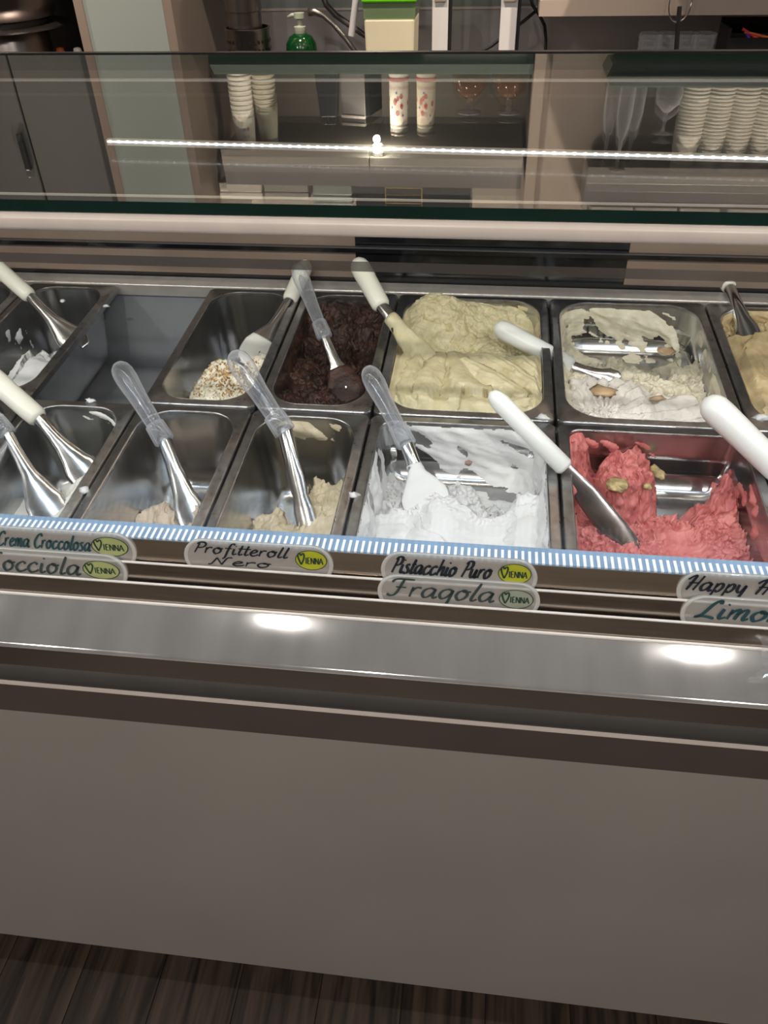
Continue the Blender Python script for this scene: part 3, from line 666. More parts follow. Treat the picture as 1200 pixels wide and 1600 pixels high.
# --- F4 snow white
p = pans['F4']; a2 = loc(p, 690, 790, -.03)
def h(x, y):
    b = heap(p, [(555, 850, -.055), (572, 808, -.05), (600, 802, -.048), (616, 793, -.045), (632, 800, -.045), (655, 785, -.036), (680, 770, -.028), (705, 778, -.028), (735, 797, -.036), (762, 814, -.045), (795, 806, -.040), (812, 778, -.026), (832, 768, -.020), (848, 782, -.025), (856, 830, -.045)], x, y, .026, .14, .014, 3, .005)
    b = b + .004*fbm(x, y, 22, 3, 2) + .008*fold(x, y, 1.0, .055, 4, .6)*gau(x, y, a2[0], a2[1]-.03, .06, .05)
    fl = -.106 + .042*gau(x, y, -.095, .02, .03, .14, 0, 4) + .036*gau(x, y, -.02, .09, .07, .045, .3, 3) + .032*gau(x, y, .04, .04, .05, .05, 0, 3) + .030*gau(x, y, .10, -.02, .03, .10)
    return np.maximum(b + .006*bil(x, y, 75, 4, 3)*sst(-.025, .01, y-a2[1]), fl + .020*bil(x, y, 36, 5, 4))
def sk(x, y, z):
    n = fbm3((x, y, z), 34, 5, 1); lf = sst(-.07, -.10, x)
    return -.0012 + .011*(n+.13+.10*lf)*sst(-.001, -.012, z)
f4 = gelato(p, 'gelato', 'snow white gelato with glossy mounds, smeared up the pan walls', G['white'], h, sk, (210, 260))
# --- F6 lemon
p = pans['F6']
gelato(p, 'gelato', 'pale lemon gelato in the pan next to the strawberry pan', G['milk'], lambda x, y: -.045+.02*bil(x, y, 26, 4, 2)-.02*gau(x, y, .02, .06, .06, .06), None, (110, 140))
# --- F5 strawberry
p = pans['F5']; a1 = loc(p, 975, 735, -.03); a2 = loc(p, 912, 690, -.008); a3 = loc(p, 1060, 850, -.06); a6 = loc(p, 1110, 788, -.065); a5 = loc(p, 930, 850, -.05)
def h(x, y):
    b = -.115 + .095*gau(x, y, a1[0]+.002, a1[1]+.005, .050, .050, -.3, 4.5) + .112*gau(x, y, a2[0]-.010, a2[1]+.02, .022, .062, -.2, 3.5) + .03*gau(x, y, a1[0]+.03, a1[1]+.045, .02, .02)
    b = np.maximum(b, heap(p, [(890, 770, -.05), (905, 800, -.055), (935, 835, -.062), (970, 835, -.068), (1000, 815, -.068), (1040, 805, -.068), (1090, 815, -.066), (1120, 800, -.06), (1140, 775, -.05), (1165, 758, -.042), (1195, 765, -.040), (1230, 770, -.04)], x, y, .028, .10, .02, 5, .012))
    b = b + .045*gau(x, y, a6[0], a6[1], .020, .018, 0, 4)
    sm_ = gau(x, y, a3[0]+.01, a3[1]-.0, .032, .04, 0, 4)
    return b + (.015*bil(x, y, 46, 5, 6)+.004*fbm(x, y, 100, 3, 1))*(1-.85*sm_) + .006*fold(x, y, 1.2, .05, 3, .7)*gau(x, y, a5[0]+.03, a5[1]-.03, .06, .05) - .004
def sk(x, y, z):
    n = fbm3((x, y, z), 48, 5, 2); lf = sst(-.08, -.10, x); rt = sst(.08, .10, x)
    return -.0022 + .012*(n+.12*lf)*np.clip(lf+rt*.9+gau(x, y, -.06, .16, .05, .05), 0, 1)*sst(-.004, -.02, z) + .006*(fbm3((x, y, z), 85, 3, 6)-.38)*sst(.12, .15, y)*sst(-.012, -.03, z)
gelato(p, 'gelato', 'strawberry pink gelato heaped in a corner with smooth scraped front', G['pink'], h, sk, (220, 280))

# ---- pieces set into the gelato
def chunk(parent_label, pan, px, py, n, sx, sy, sz, mat, name, rot=0., seed=0):
    c = pan.inv @ at_n(px, py, n); R = np.random.RandomState(seed); mb = MB(); rings = []
    for k, (t, zz_) in enumerate(((.15, -1), (.75, -.75), (1., -.1), (.9, .5), (.55, .9), (.1, 1.))):
        ring = []
        for i in range(12):
            a = 2*math.pi*i/12; q = t*(1+.22*R.randn()*(t > .3)); X = sx*q*math.cos(a); Y = sy*q*math.sin(a)
            ring.append((c.x+X*math.cos(rot)-Y*math.sin(rot), c.y+X*math.sin(rot)+Y*math.cos(rot), c.z+sz*zz_))
        rings.append(ring)
    mb.loft(rings); return mb.build(name, mat, parent_label, True)
M['caramel_piece'] = P('caramel_piece', (.50, .34, .20), .35, 0., .2, 60.); M['biscuit'] = P('fruit_slice', (.46, .36, .17), .5, 0., .35, 120., .6, 200.); M['cocoa'] = P('cocoa_smear', (.30, .20, .16), .6, 0., .3, 90., .4, 200.)
for px, py, n, sx, sy, sz, ro in ((1040, 548, -.045, .014, .012, .003, .3), (942, 612, -.010, .018, .013, .005, -.3), (1028, 622, -.016, .012, .005, .003, .2)): chunk(b6, pans['B6'], px, py, n, sx, sy, sz, M['caramel_piece'], 'caramel_piece', ro, int(px))
pk = [o for o in COL.objects if o.get('label', '').startswith('strawberry pink')][0]
for px, py, n, sx, sy, sz, ro in ((966, 757, -.026, .015, .013, .004, .2), (1028, 738, -.034, .008, .015, .004, .5), (1012, 760, -.034, .006, .006, .003, .0)): chunk(pk, pans['F5'], px, py, n, sx, sy, sz, M['biscuit'], 'fruit_slice', ro, int(px))
for px, py, n, sx, sy, sz, ro in ((658, 682, -.035, .010, .010, .005, .4), (735, 718, -.058, .012, .009, .005, 1.), (815, 700, -.05, .006, .004, .003, 0.)): chunk(f4, pans['F4'], px, py, n, sx, sy, sz, M['cocoa'], 'cocoa_smear', ro, int(px))
# drips left on the pan lips
for i, (px, py, n, s, k, lab) in enumerate(((553, 773, .001, .0055, 'white', 'white gelato drip on the lip between hazelnut and white pans'), (848, 652, .001, .0075, 'white', 'white gelato drip on the rear lip of the snow white pan'), (98, 470, .001, .005, 'white', 'white gelato crumb on the lip beside the empty slot'), (166, 478, .001, .0045, 'white', 'white gelato speck on the lip over the empty slot'), (132, 765, .001, .0060, 'white', 'white gelato smear on the lip beside the milk white pan'), (1048, 563, .001, .0045, 'cream', 'ivory gelato drip on the lip beside the caramel pan'), (1190, 652, .001, .008, 'white', 'white gelato drip under the caramel pan'), (140, 626, .001, .006, 'white', 'white gelato drip on the rear lip of the milk white pan'))):
    c = at_n(px, py, n); R = np.random.RandomState(i); mb = MB()
    mb.loft([[(s*t*(1+.35*R.randn()*(t > .3))*math.cos(a), s*t*.8*(1+.35*R.randn()*(t > .3))*math.sin(a), zz_*s) for a in np.linspace(0, 2*math.pi, 11)[:-1]] for t, zz_ in ((1.1, -.25), (1., .15), (.7, .4), (.15, .55))])
    o = mb.build('gelato_drip', G[k], None, True, loc=c); tag(o, lab, 'drip', 'gelato drips on the pan lips')

# ================================================================== SPATULAS
def lerp(a, b, t): return a+(b-a)*t
def spatula(label, kind, top, neck, tip, n, L, far=True, r=.0145, hw=.020, ang=0., group=None, topgap=0., smear=None, steel='scoop_steel', flat=.5):
    T = at_n(*tip, n); H = at_len(*top, T, L, far)
    # neck: where the neck's line of sight passes closest to the straight line from top to tip
    v = ray(*neck).normalized(); u = (T-H).normalized(); w0 = CAM-H; b = v.dot(u); d = v.dot(w0); e = u.dot(w0)
    tt = (b*e-d)/(1-b*b); Nk = CAM+v*tt
    ax = (T-H).normalized(); root = thing('gelato_spatula', label, 'spatula', T, group)
    def loc_(p): return p-T
    # handle
    d = (Nk-H); Lh = d.length; dn = d.normalized()
    prof = [(0, .05), (.004, .55), (.010, .84), (.018, .97), (.03, 1.0), (Lh*.5, .94 if kind != 'clear' else .80), (Lh*.8, .93 if kind != 'clear' else .72), (Lh-.006, .90 if kind != 'clear' else .74), (Lh-.001, .75 if kind != 'clear' else .70), (Lh, .4)]
    if kind == 'knife': prof = [(0, .05), (.004, .6), (.010, .85), (.02, 1.0), (Lh*.5, .98), (Lh-.004, 1.0), (Lh, .8)]
    hm = {'ivory': M['white_plastic'], 'white': M['white_cool'], 'knife': M['white_cool'], 'clear': M['clear'], 'steel': M['scoop_steel']}[kind]
    hd = MB().tube([loc_(H+dn*a) for a, _ in prof], [r*k for _, k in prof], 20).build('handle', hm, root, True)
    if kind == 'clear':
        MB().tube([loc_(H+dn*a) for a in (.022, .028, .04, Lh*.75, Lh*.82)], [r*.1, r*.38, r*.46, r*.40, r*.1], 14).build('hollow_core', M['clear_core'], hd, True)
        MB().tube([loc_(H+dn*a) for a in (Lh-.030, Lh-.028, Lh-.001, Lh)], [r*.74, r*.90, r*.92, r*.80], 18).build('collar', M['clear'], hd, True)
    # steel shaft widening into the blade
    view = (T-CAM).normalized(); sd = (T-Nk); Ls = sd.length; sn = sd.normalized()
    wd = sn.cross(view).normalized(); td = sn.cross(wd).normalized()
    ca, sa = math.cos(ang), math.sin(ang); wd, td = wd*ca+td*sa, td*ca-wd*sa
    rings = []; rs = r*.62
    if kind == 'knife':
        K = [(-.03, .006, .0016), (0, .0085, .0016), (.10, .0095, .0014), (.3, .0145, .0012), (.7, .0175, .001), (.93, .017, .0008), (1., .010, .0006)]
    else:
        K = [(-.06, rs*.9, rs*.9), (0, rs, rs), (.25, rs*1.05, rs*.95), (.42, rs*1.25, rs*.75), (.58, hw*.72, rs*.45), (.72, hw*.98, .0030), (.88, hw, .0016), (.97, hw*.86, .0010), (1., hw*.6, .0008)]
    for t, a, bq in K:
        c = loc_(Nk+sn*(Ls*t)); cv = td*(flat*.012*max(0, t-.35))
        ring = []
        for k in range(20):
            th = 2*math.pi*k/20; q = math.cos(th)
            ring.append(c+cv+wd*(a*q)+td*(bq*math.sin(th)) - td*(max(0, t-.4)*.012*q*q*flat*(a/max(hw, .001))))
        rings.append(ring)
    bl_ = MB().loft(rings).build('blade', M[steel], root, True)
    if smear:
        mt_, t0, amt = smear; ts = np.linspace(t0, 1.03, 22); Kt = [k_[0] for k_ in K]; rg = []
        for j, t in enumerate(ts):
            a = float(np.interp(t, Kt, [k_[1] for k_ in K])); bq = float(np.interp(t, Kt, [k_[2] for k_ in K])); c = loc_(Nk+sn*(Ls*t)); cv = td*(flat*.012*max(0, t-.35)); f = math.sin(math.pi*min(1, .12+(j/21)*.8))**.5
            ring = []
            for k in range(24):
                th = 2*math.pi*k/24; q = math.cos(th); nz = float(fbm(np.array([[a*q*3+.3]]), np.array([[t*.3+math.sin(th)*.02]]), 40, 3, 2)[0, 0]); e = (amt*(.55+.9*nz))*f
                ring.append(c+cv+wd*((a+e)*q)+td*((bq+e)*math.sin(th)) - td*(max(0, t-.4)*.012*q*q*flat*(a/max(hw, .001))))
            rg.append(ring)
        MB().loft(rg).build('gelato_coat', mt_, bl_, True)
    root['_h'] = 1; del root['_h']
    return root, T, H, Nk, wd, td
M['scoop_steel'] = P('spatula_steel', (.66, .66, .66), .18, 1., .05, 30., .04, 90., rvar=.06)
M['knife_steel'] = P('flat_spatula_steel', (.30, .28, .28), .22, 1., .1, 30., rvar=.06)
SG = 'gelato spatulas standing in the pans'
spatula('ivory handled steel spatula in the white gelato beside the empty slot', 'ivory', (-28, 397), (48, 464), (128, 548), -.045, .25, group=SG, hw=.024)
spatula('ivory handled steel spatula in the cream and nut gelato', 'ivory', (480, 408), (452, 470), (392, 572), -.045, .24, group=SG, hw=.030, smear=(G['milk'], .62, .0009))
s_choc = spatula('clear handled steel spatula in the chocolate gelato', 'clear', (462, 412), (508, 528), (548, 625), -.055, .25, group=SG, hw=.026, r=.0135, smear=(G['choc'], .50, .0034))
s_pist = spatula('ivory handled spatula in the pistachio gelato, blade coated with gelato', 'ivory', (556, 405), (597, 480), (672, 575), -.01, .235, group=SG, hw=.020, r=.0165, smear=(G['pist'], .18, .0022))
spatula('white handled spatula lying in the ivory leftovers pan', 'white', (772, 508), (895, 574), (965, 602), -.035, .215, group=SG, hw=.020, r=.0155)
spatula('wide steel spatula with ivory handle in the caramel gelato', 'ivory', (1120, 405), (1140, 450), (1176, 540), -.02, .22, group=SG, hw=.018, r=.0150)
spatula('ivory handled spatula in milk white gelato behind the Crema Croccolosa tag', 'ivory', (-30, 575), (62, 655), (150, 760), -.07, .235, group=SG, hw=.024, r=.0165)
spatula('clear handled spatula in milk white gelato behind the Nocciola tag', 'clear', (-60, 585), (12, 680), (92, 825), -.085, .26, group=SG, hw=.026)
spatula('clear handled spatula in the pinkish beige gelato', 'clear', (182, 566), (258, 690), (308, 830), -.095, .27, group=SG, hw=.020, r=.0160)
spatula('clear handled spatula in the hazelnut gelato', 'clear', (362, 548), (446, 676), (486, 845), -.085, .27, group=SG, hw=.014, r=.0165)
s_wh = spatula('clear handled spatula with a blade smeared in snow white gelato', 'clear', (572, 572), (636, 696), (672, 800), -.045, .22, group=SG, hw=.030, r=.0145, smear=(G['white'], .30, .0014))
spatula('white handled flat spatula with thin dark blade in the strawberry gelato', 'knife', (765, 612), (884, 732), (990, 868), -.082, .265, group=SG, r=.0120, steel='knife_steel')
spatula('thick white handled spatula over the strawberry pan edge', 'white', (1100, 622), (1235, 752), (1300, 850), -.05, .22, group=SG, r=.0185)

# ================================================================== FLAVOUR TAGS
GLY = {
 'a': (1.0, [[(.75,.85),(.5,1.0),(.2,.8),(.1,.4),(.25,.05),(.5,.15),(.72,.6),(.78,.95)], [(.78,.95),(.72,.3),(.82,.02),(1.0,.2)]]),
 'c': (.8, [[(.7,.8),(.5,1),(.2,.75),(.1,.35),(.3,.0),(.6,.1),(.8,.3)]]),
 'e': (.78, [[(.12,.45),(.5,.6),(.62,.85),(.42,1.0),(.18,.7),(.12,.3),(.32,0),(.6,.1),(.78,.3)]]),
 'f': (.75, [[(.95,1.6),(.78,1.8),(.58,1.5),(.42,.5),(.3,-.5),(.1,-.8)], [(.15,1.0),(.75,1.0)]]),
 'g': (.95, [[(.75,.85),(.5,1.0),(.2,.8),(.1,.4),(.25,.05),(.5,.15),(.72,.6),(.78,.95)], [(.78,.95),(.72,0),(.62,-.55),(.35,-.8),(.05,-.55)]]),
 'h': (.92, [[(.35,1.8),(.12,0)], [(.18,.4),(.45,.95),(.68,.9),(.66,.4),(.72,.03),(.92,.2)]]),
 'i': (.48, [[(.2,1.0),(.14,.25),(.25,.02),(.48,.2)], [(.28,1.40),(.33,1.52)]]),
 'l': (.48, [[(.40,1.8),(.15,.3),(.25,.02),(.48,.2)]]),
 'm': (1.15, [[(.15,1),(.1,0)], [(.12,.5),(.35,.98),(.5,.9),(.46,0)], [(.48,.5),(.72,.98),(.9,.9),(.86,.2),(.95,.02),(1.12,.2)]]),
 'n': (.88, [[(.15,1),(.1,0)], [(.12,.5),(.4,.98),(.6,.9),(.56,.2),(.66,.02),(.86,.2)]]),
 'o': (.86, [[(.45,1),(.18,.8),(.1,.4),(.3,.0),(.6,.2),(.7,.6),(.55,.95),(.4,1.0),(.5,.85),(.86,.9)]]),
 'p': (.86, [[(.2,1),(.08,-.8)], [(.16,.5),(.4,.97),(.65,.85),(.66,.4),(.45,.02),(.2,.15)]]),
 'r': (.68, [[(.15,1),(.1,0)], [(.13,.55),(.35,.95),(.64,.95)]]),
 's': (.68, [[(.58,.95),(.32,1.0),(.22,.78),(.5,.4),(.45,.08),(.2,.0),(.02,.12)]]),
 't': (.52, [[(.38,1.6),(.18,.3),(.28,.02),(.5,.2)], [(.05,1.05),(.6,1.05)]]),
 'u': (.9, [[(.12,1),(.1,.3),(.28,.02),(.5,.2),(.66,.95)], [(.66,.95),(.62,.2),(.72,.02),(.9,.2)]]),
 'y': (.85, [[(.12,1),(.12,.4),(.3,.1),(.5,.25),(.66,.95)], [(.66,.95),(.55,-.3),(.35,-.8),(.05,-.6)]]),
 'C': (1.05, [[(1.05,1.4),(.9,1.75),(.5,1.5),(.15,.8),(.25,.15),(.6,0),(1.0,.35)]]),
 'F': (1.2, [[(.05,1.35),(.3,1.7),(1.3,1.7)], [(.7,1.7),(.48,.3),(.2,0),(-.05,.15)], [(.35,.9),(.95,.9)]]),
 'H': (1.15, [[(.0,1.25),(.3,1.65),(.52,1.6),(.25,0)], [(1.1,1.75),(.75,0)], [(.2,.85),(1.0,.9)]]),
 'L': (1.0, [[(.9,1.45),(.82,1.8),(.55,1.4),(.3,.4),(.0,.02),(.4,.14),(.95,-.02)]]),
 'N': (1.35, [[(0,.0),(.2,.2),(.45,1.6)], [(.45,1.6),(.8,.05)], [(.8,.05),(1.05,1.6),(1.35,1.75)]]),
 'P': (1.0, [[(.5,1.6),(.2,0)], [(.28,1.45),(.55,1.78),(.92,1.72),(1.02,1.38),(.88,1.02),(.60,.86),(.34,.92)]]),
 ' ': (.55, []),
 'V': (1.05, [[(.5,1.35),(.25,1.75),(.0,1.4),(.15,.7),(.5,-.1)], [(.5,1.35),(.8,1.75),(1.0,1.4),(.85,.7),(.5,-.1)]]),
 'I': (.34, [[(.15,1.0),(.15,0)]]), 'E': (.62, [[(.12,1),(.12,0)], [(.12,1),(.52,1)], [(.12,.52),(.45,.52)], [(.12,0),(.55,0)]]),
 'Q': (.78, [[(.1,0),(.1,1)], [(.1,1),(.65,0)], [(.65,0),(.65,1)]]), 'A': (.75, [[(.0,0),(.35,1)], [(.35,1),(.7,0)], [(.15,.35),(.55,.35)]]),
}
def lettering(mb, text, x0, width, y0, size, slant=.28, weight=.14, thin=.5, straight=False, squeeze=None):
    adv = sum(GLY[c][0] for c in text); sx = width/(adv*size) if squeeze is None else squeeze; x = 0.
    for c in text:
        a, strokes = GLY[c]
        for st in strokes:
            pl = [Vector(p) for p in st] if straight else catmull(st)
            pl = [Vector((x0+(x+q.x)*size*sx+slant*q.y*size, y0+q.y*size)) for q in pl]
            L_, R_ = [], []
            for i, q in enumerate(pl):
                t = pl[min(i+1, len(pl)-1)]-pl[max(i-1, 0)]; t = t.normalized() if t.length > 1e-9 else Vector((1, 0)); nrm = Vector((-t.y, t.x))
                th = math.atan2(t.y, t.x); wv = weight*size*(thin+(1-thin)*abs(math.sin(th-math.radians(20))))*.5
                e = .75 if i in (0, len(pl)-1) else 1.
                L_.append(q+nrm*wv*e); R_.append(q-nrm*wv*e)
            n = len(pl); vs_ = [(q.x, q.y, 0) for q in L_]+[(q.x, q.y, 0) for q in R_]
            mb.add(vs_, [(i, i+1, n+i+1, n+i) for i in range(n-1)])
        x += a
M['acrylic'] = glass_mat('tag_acrylic', (.94, .95, .95), .42, (.80, .79, .77), .06, 1.2)
M['acrylic_edge'] = glass_mat('tag_acrylic_edge', (.90, .93, .92), .60, (.92, .93, .91), .1, 1.6)
M['ink_black'] = P('tag_ink', (.012, .016, .026), .5); M['ink_teal'] = P('tag_ink_teal', (.018, .062, .075), .5)
M['ink_soft'] = P('tag_ink_grey_green', (.035, .055, .055), .5)
M['logo_lime'] = P('logo_lime', (.42, .44, .03), .4); M['logo_pale'] = P('logo_olive_pale', (.36, .40, .17), .4); M['logo_grey'] = P('logo_grey_green', (.30, .33, .26), .4); M['logo_ink'] = P('logo_ink', (.02, .05, .03), .5)
def stadium(w, h_, r, z, k=8): return [(x+w/2, y+h_/2, z) for x, y, z in rring(w/2, h_/2, min(r, h_/2-.0002), z, k)]
def flavour_tag(label, px0, px1, py, row, lines, ink, logo, hgt=.042):
    # lower edge sits in the channel, leaning back against the rail
    Yb, Zb = ((.5805, .9262), (.5700, .9068))[row]; Yt, Zt = ((.5895, .9657), (.5770, .9478))[row]
    up = Vector((0, Yt-Yb, Zt-Zb)).normalized(); nr = Vector((1, 0, 0)).cross(up)
    x0 = at(px0, py, Yb+.006).x; x1 = at(px1, py, Yb+.006).x; W = x1-x0
    mt = Matrix(((1, up.x, nr.x, x0), (0, up.y, nr.y, Yb), (0, up.z, nr.z, Zb), (0, 0, 0, 1)))
    t = thing('flavour_tag', label, 'tag', group='acrylic flavour tags in the label rail', mat=mt)
    pl = MB(); r = hgt*.5
    pl.loft([stadium(W, hgt, r, 0), stadium(W, hgt, r, .0022)], True, True)
    pl.build('plate', M['acrylic'], t, True, auto=True)
    rim = MB(); S = lambda d, z: [(x+d*(W/2-x)/max(abs(W/2-x), abs(hgt/2-y), 1e-6), y+d*(hgt/2-y)/max(abs(W/2-x), abs(hgt/2-y), 1e-6), z) for x, y, _ in stadium(W, hgt, r, 0)]
    rim.loft([S(0, .0022), S(.0008, .0032), S(.0026, .0034), S(.0040, .0023)], False, False)
    rim.build('raised_rim', M['acrylic_edge'], t, True)
    tx = MB()
    for text, fx0, fx1, fy, sz, wt in lines: lettering(tx, text, W*fx0, W*(fx1-fx0), hgt*fy, hgt*sz, weight=wt)
    o = tx.build('lettering', ink, t, loc=(0, 0, .0026))
    lw, lh = W*.105, hgt*.27; cx, cy = W*.855, hgt*(.62 if row == 0 else .55)
    el = MB(); el.add([(cx+lw*math.cos(k*math.pi/18), cy+lh*math.sin(k*math.pi/18), 0) for k in range(36)], [tuple(range(36))])
    lg = el.build('logo', logo, t, loc=(0, 0, .0025))
    rg = MB(); A = [(cx+lw*math.cos(k*math.pi/18), cy+lh*math.sin(k*math.pi/18), 0) for k in range(36)]; Bq = [(cx+lw*.95*math.cos(k*math.pi/18), cy+lh*.93*math.sin(k*math.pi/18), 0) for k in range(36)]
    rg.loft([A, Bq], False, False); rg.build('logo_outline', M['logo_ink'], lg, loc=(0, 0, .0003))
    lt = MB(); lettering(lt, 'V', cx-lw*.82, lw*.42, cy-lh*.42, lh*.62, slant=.0, weight=.26, straight=False)
    lettering(lt, 'IEQQA', cx-lw*.36, lw*1.12, cy-lh*.36, lh*.62, slant=.0, weight=.24, thin=.5, straight=True); lt.build('logo_lettering', M['logo_ink'], lg, loc=(0, 0, .0005))
    return t
flavour_tag('clear tag lettered Crema Croccolosa with pale olive logo', -52, 212, 850, 0, [('Crema Croccolosa', .20, .74, .45, .235, .28)], M['ink_teal'], M['logo_pale'])
flavour_tag('clear tag lettered Nocciola with olive logo', -62, 200, 886, 1, [('Nocciola', .16, .73, .34, .295, .28)], M['ink_soft'], M['logo_pale'])
flavour_tag('clear tag lettered Profitteroll Nero with lime logo', 291, 521, 872, 0, [('Profitteroll', .06, .70, .63, .165, .38), ('Nero', .16, .58, .325, .120, .46)], M['ink_black'], M['logo_lime'])
flavour_tag('clear tag lettered Pistacchio Puro with lime logo', 596, 841, 892, 0, [('Pistacchio Puro', .06, .70, .44, .245, .32)], M['ink_black'], M['logo_lime'])
flavour_tag('clear tag lettered Fragola with grey green logo', 591, 845, 926, 1, [('Fragola', .06, .72, .41, .285, .28)], M['ink_soft'], M['logo_grey'])
flavour_tag('clear tag lettered Happy H in dark ink', 1056, 1300, 918, 0, [('Happy H', .04, .60, .51, .225, .35)], M['ink_black'], M['logo_lime'])
flavour_tag('clear tag lettered Limone in teal ink', 1060, 1306, 958, 1, [('Limone', .10, .78, .41, .275, .38)], M['ink_teal'], M['logo_pale'])

# crumpled clear wrap lying on the ledge
rw = np.random.RandomState(5); mb = MB(); nn = 14; c0 = Vector((at(1190, 1040, .53).x, .545, .9005))
gx, gy = np.meshgrid(np.linspace(0, 1, nn), np.linspace(0, 1, nn), indexing='ij')
zz_ = .010*np.abs(fbm(gx*.08, gy*.08, 60, 3, 2))+.004; sl_ = .0235/.0625
vs_ = [(float(u*.09+.012*fbm(np.array([[v*.05]]), np.array([[.3]]), 60, 2, 1)[0, 0]), float((v-.5)*.045), float((v-.5)*.045*sl_+q)) for u, v, q in zip(gx.ravel(), gy.ravel(), zz_.ravel())]
mb.add(vs_, [(i*nn+j, (i+1)*nn+j, (i+1)*nn+j+1, i*nn+j+1) for i in range(nn-1) for j in range(nn-1)])
M['wrap'] = glass_mat('clear_wrap', (.93, .93, .94), .14, (.85, .85, .86), .08, 2.)
o = mb.build('plastic_wrap', M['wrap'], None, False, loc=c0); tag(o, 'crumpled clear plastic wrap lying on the steel ledge', 'plastic wrap')

# ================================================================== BACK WALL OF THE SHOP
M['beige'] = P('beige_lacquer', (.255, .198, .165), .4, 0., .04, 5.)
M['cream_cab'] = P('cream_lacquer', (.37, .30, .255), .45, 0., .03, 4.)
M['grey_cab'] = P('grey_cabinet', (.20, .185, .18), .4, 0., .05, 3.)
M['dark_cab'] = P('dark_grey_cabinet', (.105, .103, .098), .4, 0., .05, 3.)
M['counter_top'] = P('counter_steel', (.22, .21, .21), .4, .7, .1, 6.)
M['dark_panel'] = P('dark_brown_panel', (.014, .010, .010), .5, 0., .2, 5.)
M['kettle'] = P('satin_steel', (.34, .30, .29), .30, 1., .06, 8.)
M['white_lac'] = P('white_lacquer', (.58, .56, .57), .4, 0., .03, 6.)
M['paper'] = P('white_paper', (.66, .62, .54), .7, 0., .03, 20.)
M['paper_cream'] = P('cream_paper', (.50, .46, .36), .7, 0., .04, 20.)
M['shelf'] = P('dark_green_glass_shelf', (.10, .128, .112), .3, 0., .15, 5., stretch=(.3, 1, 4))
M['cup_glass'] = glass_mat('drinking_glass', (.90, .91, .92), .16, (.85, .85, .88), .05, 2.2, edge=.8)
M['amber'] = glass_mat('amber_glass', (.52, .38, .30), .45, (.24, .14, .09), .05, 2.2, edge=.3)
WB = RY1
# pillar with a pale green panel in a beige frame
PY = 2.30
pxl, pxr = at(115, 0, PY).x, at(268, 0, PY).x; pil_w = pxr-pxl
pil = struct(MB().box((pxl, PY+.004, 0), (pxr, WB-.002, CEIL-.002)).build('wall_pillar', M['beige']))
fw = pil_w*.088
MB().box((pxl+fw, PY, .0), (pxr-fw, PY+.004, CEIL-.004)).build('glass_panel', M['pale_green'], pil)
MB().box((pxl, PY-.006, .0), (pxl+fw, PY+.004, CEIL-.004)).build('frame_strip', M['beige'], pil)
MB().box((pxr-fw, PY-.006, .0), (pxr, PY+.004, CEIL-.004)).build('frame_strip', M['beige'], pil)
# wall finishes
zt = at(500, 15, WB).z
tr = struct(MB().box((pxr, WB-.010, .9), (1.9, WB-.001, zt)).build('trim_1', M['backsplash']))
struct(MB().box((pxr, WB-.016, zt), (1.9, WB-.001, zt+.006)).build('trim_2', M['bar']))
struct(MB().box((pxr, WB-.008, zt+.006), (.12, WB-.001, 1.44)).build('trim_3', M['pale_green']))
struct(MB().box((RX0, 2.70, 0), (pxl-.001, 2.72, 1.42)).build('trim_4', M['dark_panel']))
# counters
for nm, a, b, lab in (('counter', pxr+.001, 2.2, 'long back counter with steel worktop between pillar and cream cabinet'), ('counter', RX0+.02, pxl-.002, 'back counter with dark front left of the pillar')):
    t = thing('back_counter', lab.replace(' left of the pillar', ' carrying the steel kettle'), 'counter', ((a+b)/2, 2.45, 0)); ox = (a+b)/2
    MB().box((a-ox, -.30, .86), (b-ox, .24 if a > -1 else .24, .90)).build('worktop', M['counter_top'], t, bevel=.003)
    MB().box((a-ox, -.26, .10), (b-ox, .24, .86)).build('carcass', M['beige'], t)
    nd = 4
    for k in range(nd):
        w_ = (b-a)/nd; MB().box((a-ox+k*w_+.003, -.28, .12), (a-ox+(k+1)*w_-.003, -.26, .85)).build('cabinet_door', M['beige'], t, bevel=.002)
# steel kettle / mixer on the left counter
X = at(-4, 40, 2.36).x
zA, zB, zC = at(0, 57, 2.25).z, at(0, 50, 2.25).z, at(0, 43, 2.25).z
t = thing('steel_kettle', 'large satin steel kettle on a round stand beside the pillar', 'kettle', (X, 2.40, .9))
MB().lathe([(.0, 0), (.108, 0), (.110, zA-.9-.02), (.10, zA-.9)], n=40).build('stand', M['kettle'], t, True, auto=True)
MB().lathe([(.10, zA-.9), (.170, zA-.9+.002), (.172, zA-.9+.006), (.10, zA-.9+.008)], n=48).build('drip_plate', M['kettle'], t, True, auto=True)
MB().lathe([(.10, zB-.9-.006), (.118, zB-.9-.004), (.118, zC-.9), (.10, zC-.9)], n=40).build('base_ring', M['black'], t, True, auto=True)
MB().lathe([(.115, zC-.9), (.135, zC-.9+.006), (.150, zC-.9+.04), (.152, zC-.9+.09), (.145, zC-.9+.17), (.11, zC-.9+.23), (.0, zC-.9+.25)], n=48).build('body', M['kettle'], t, True)
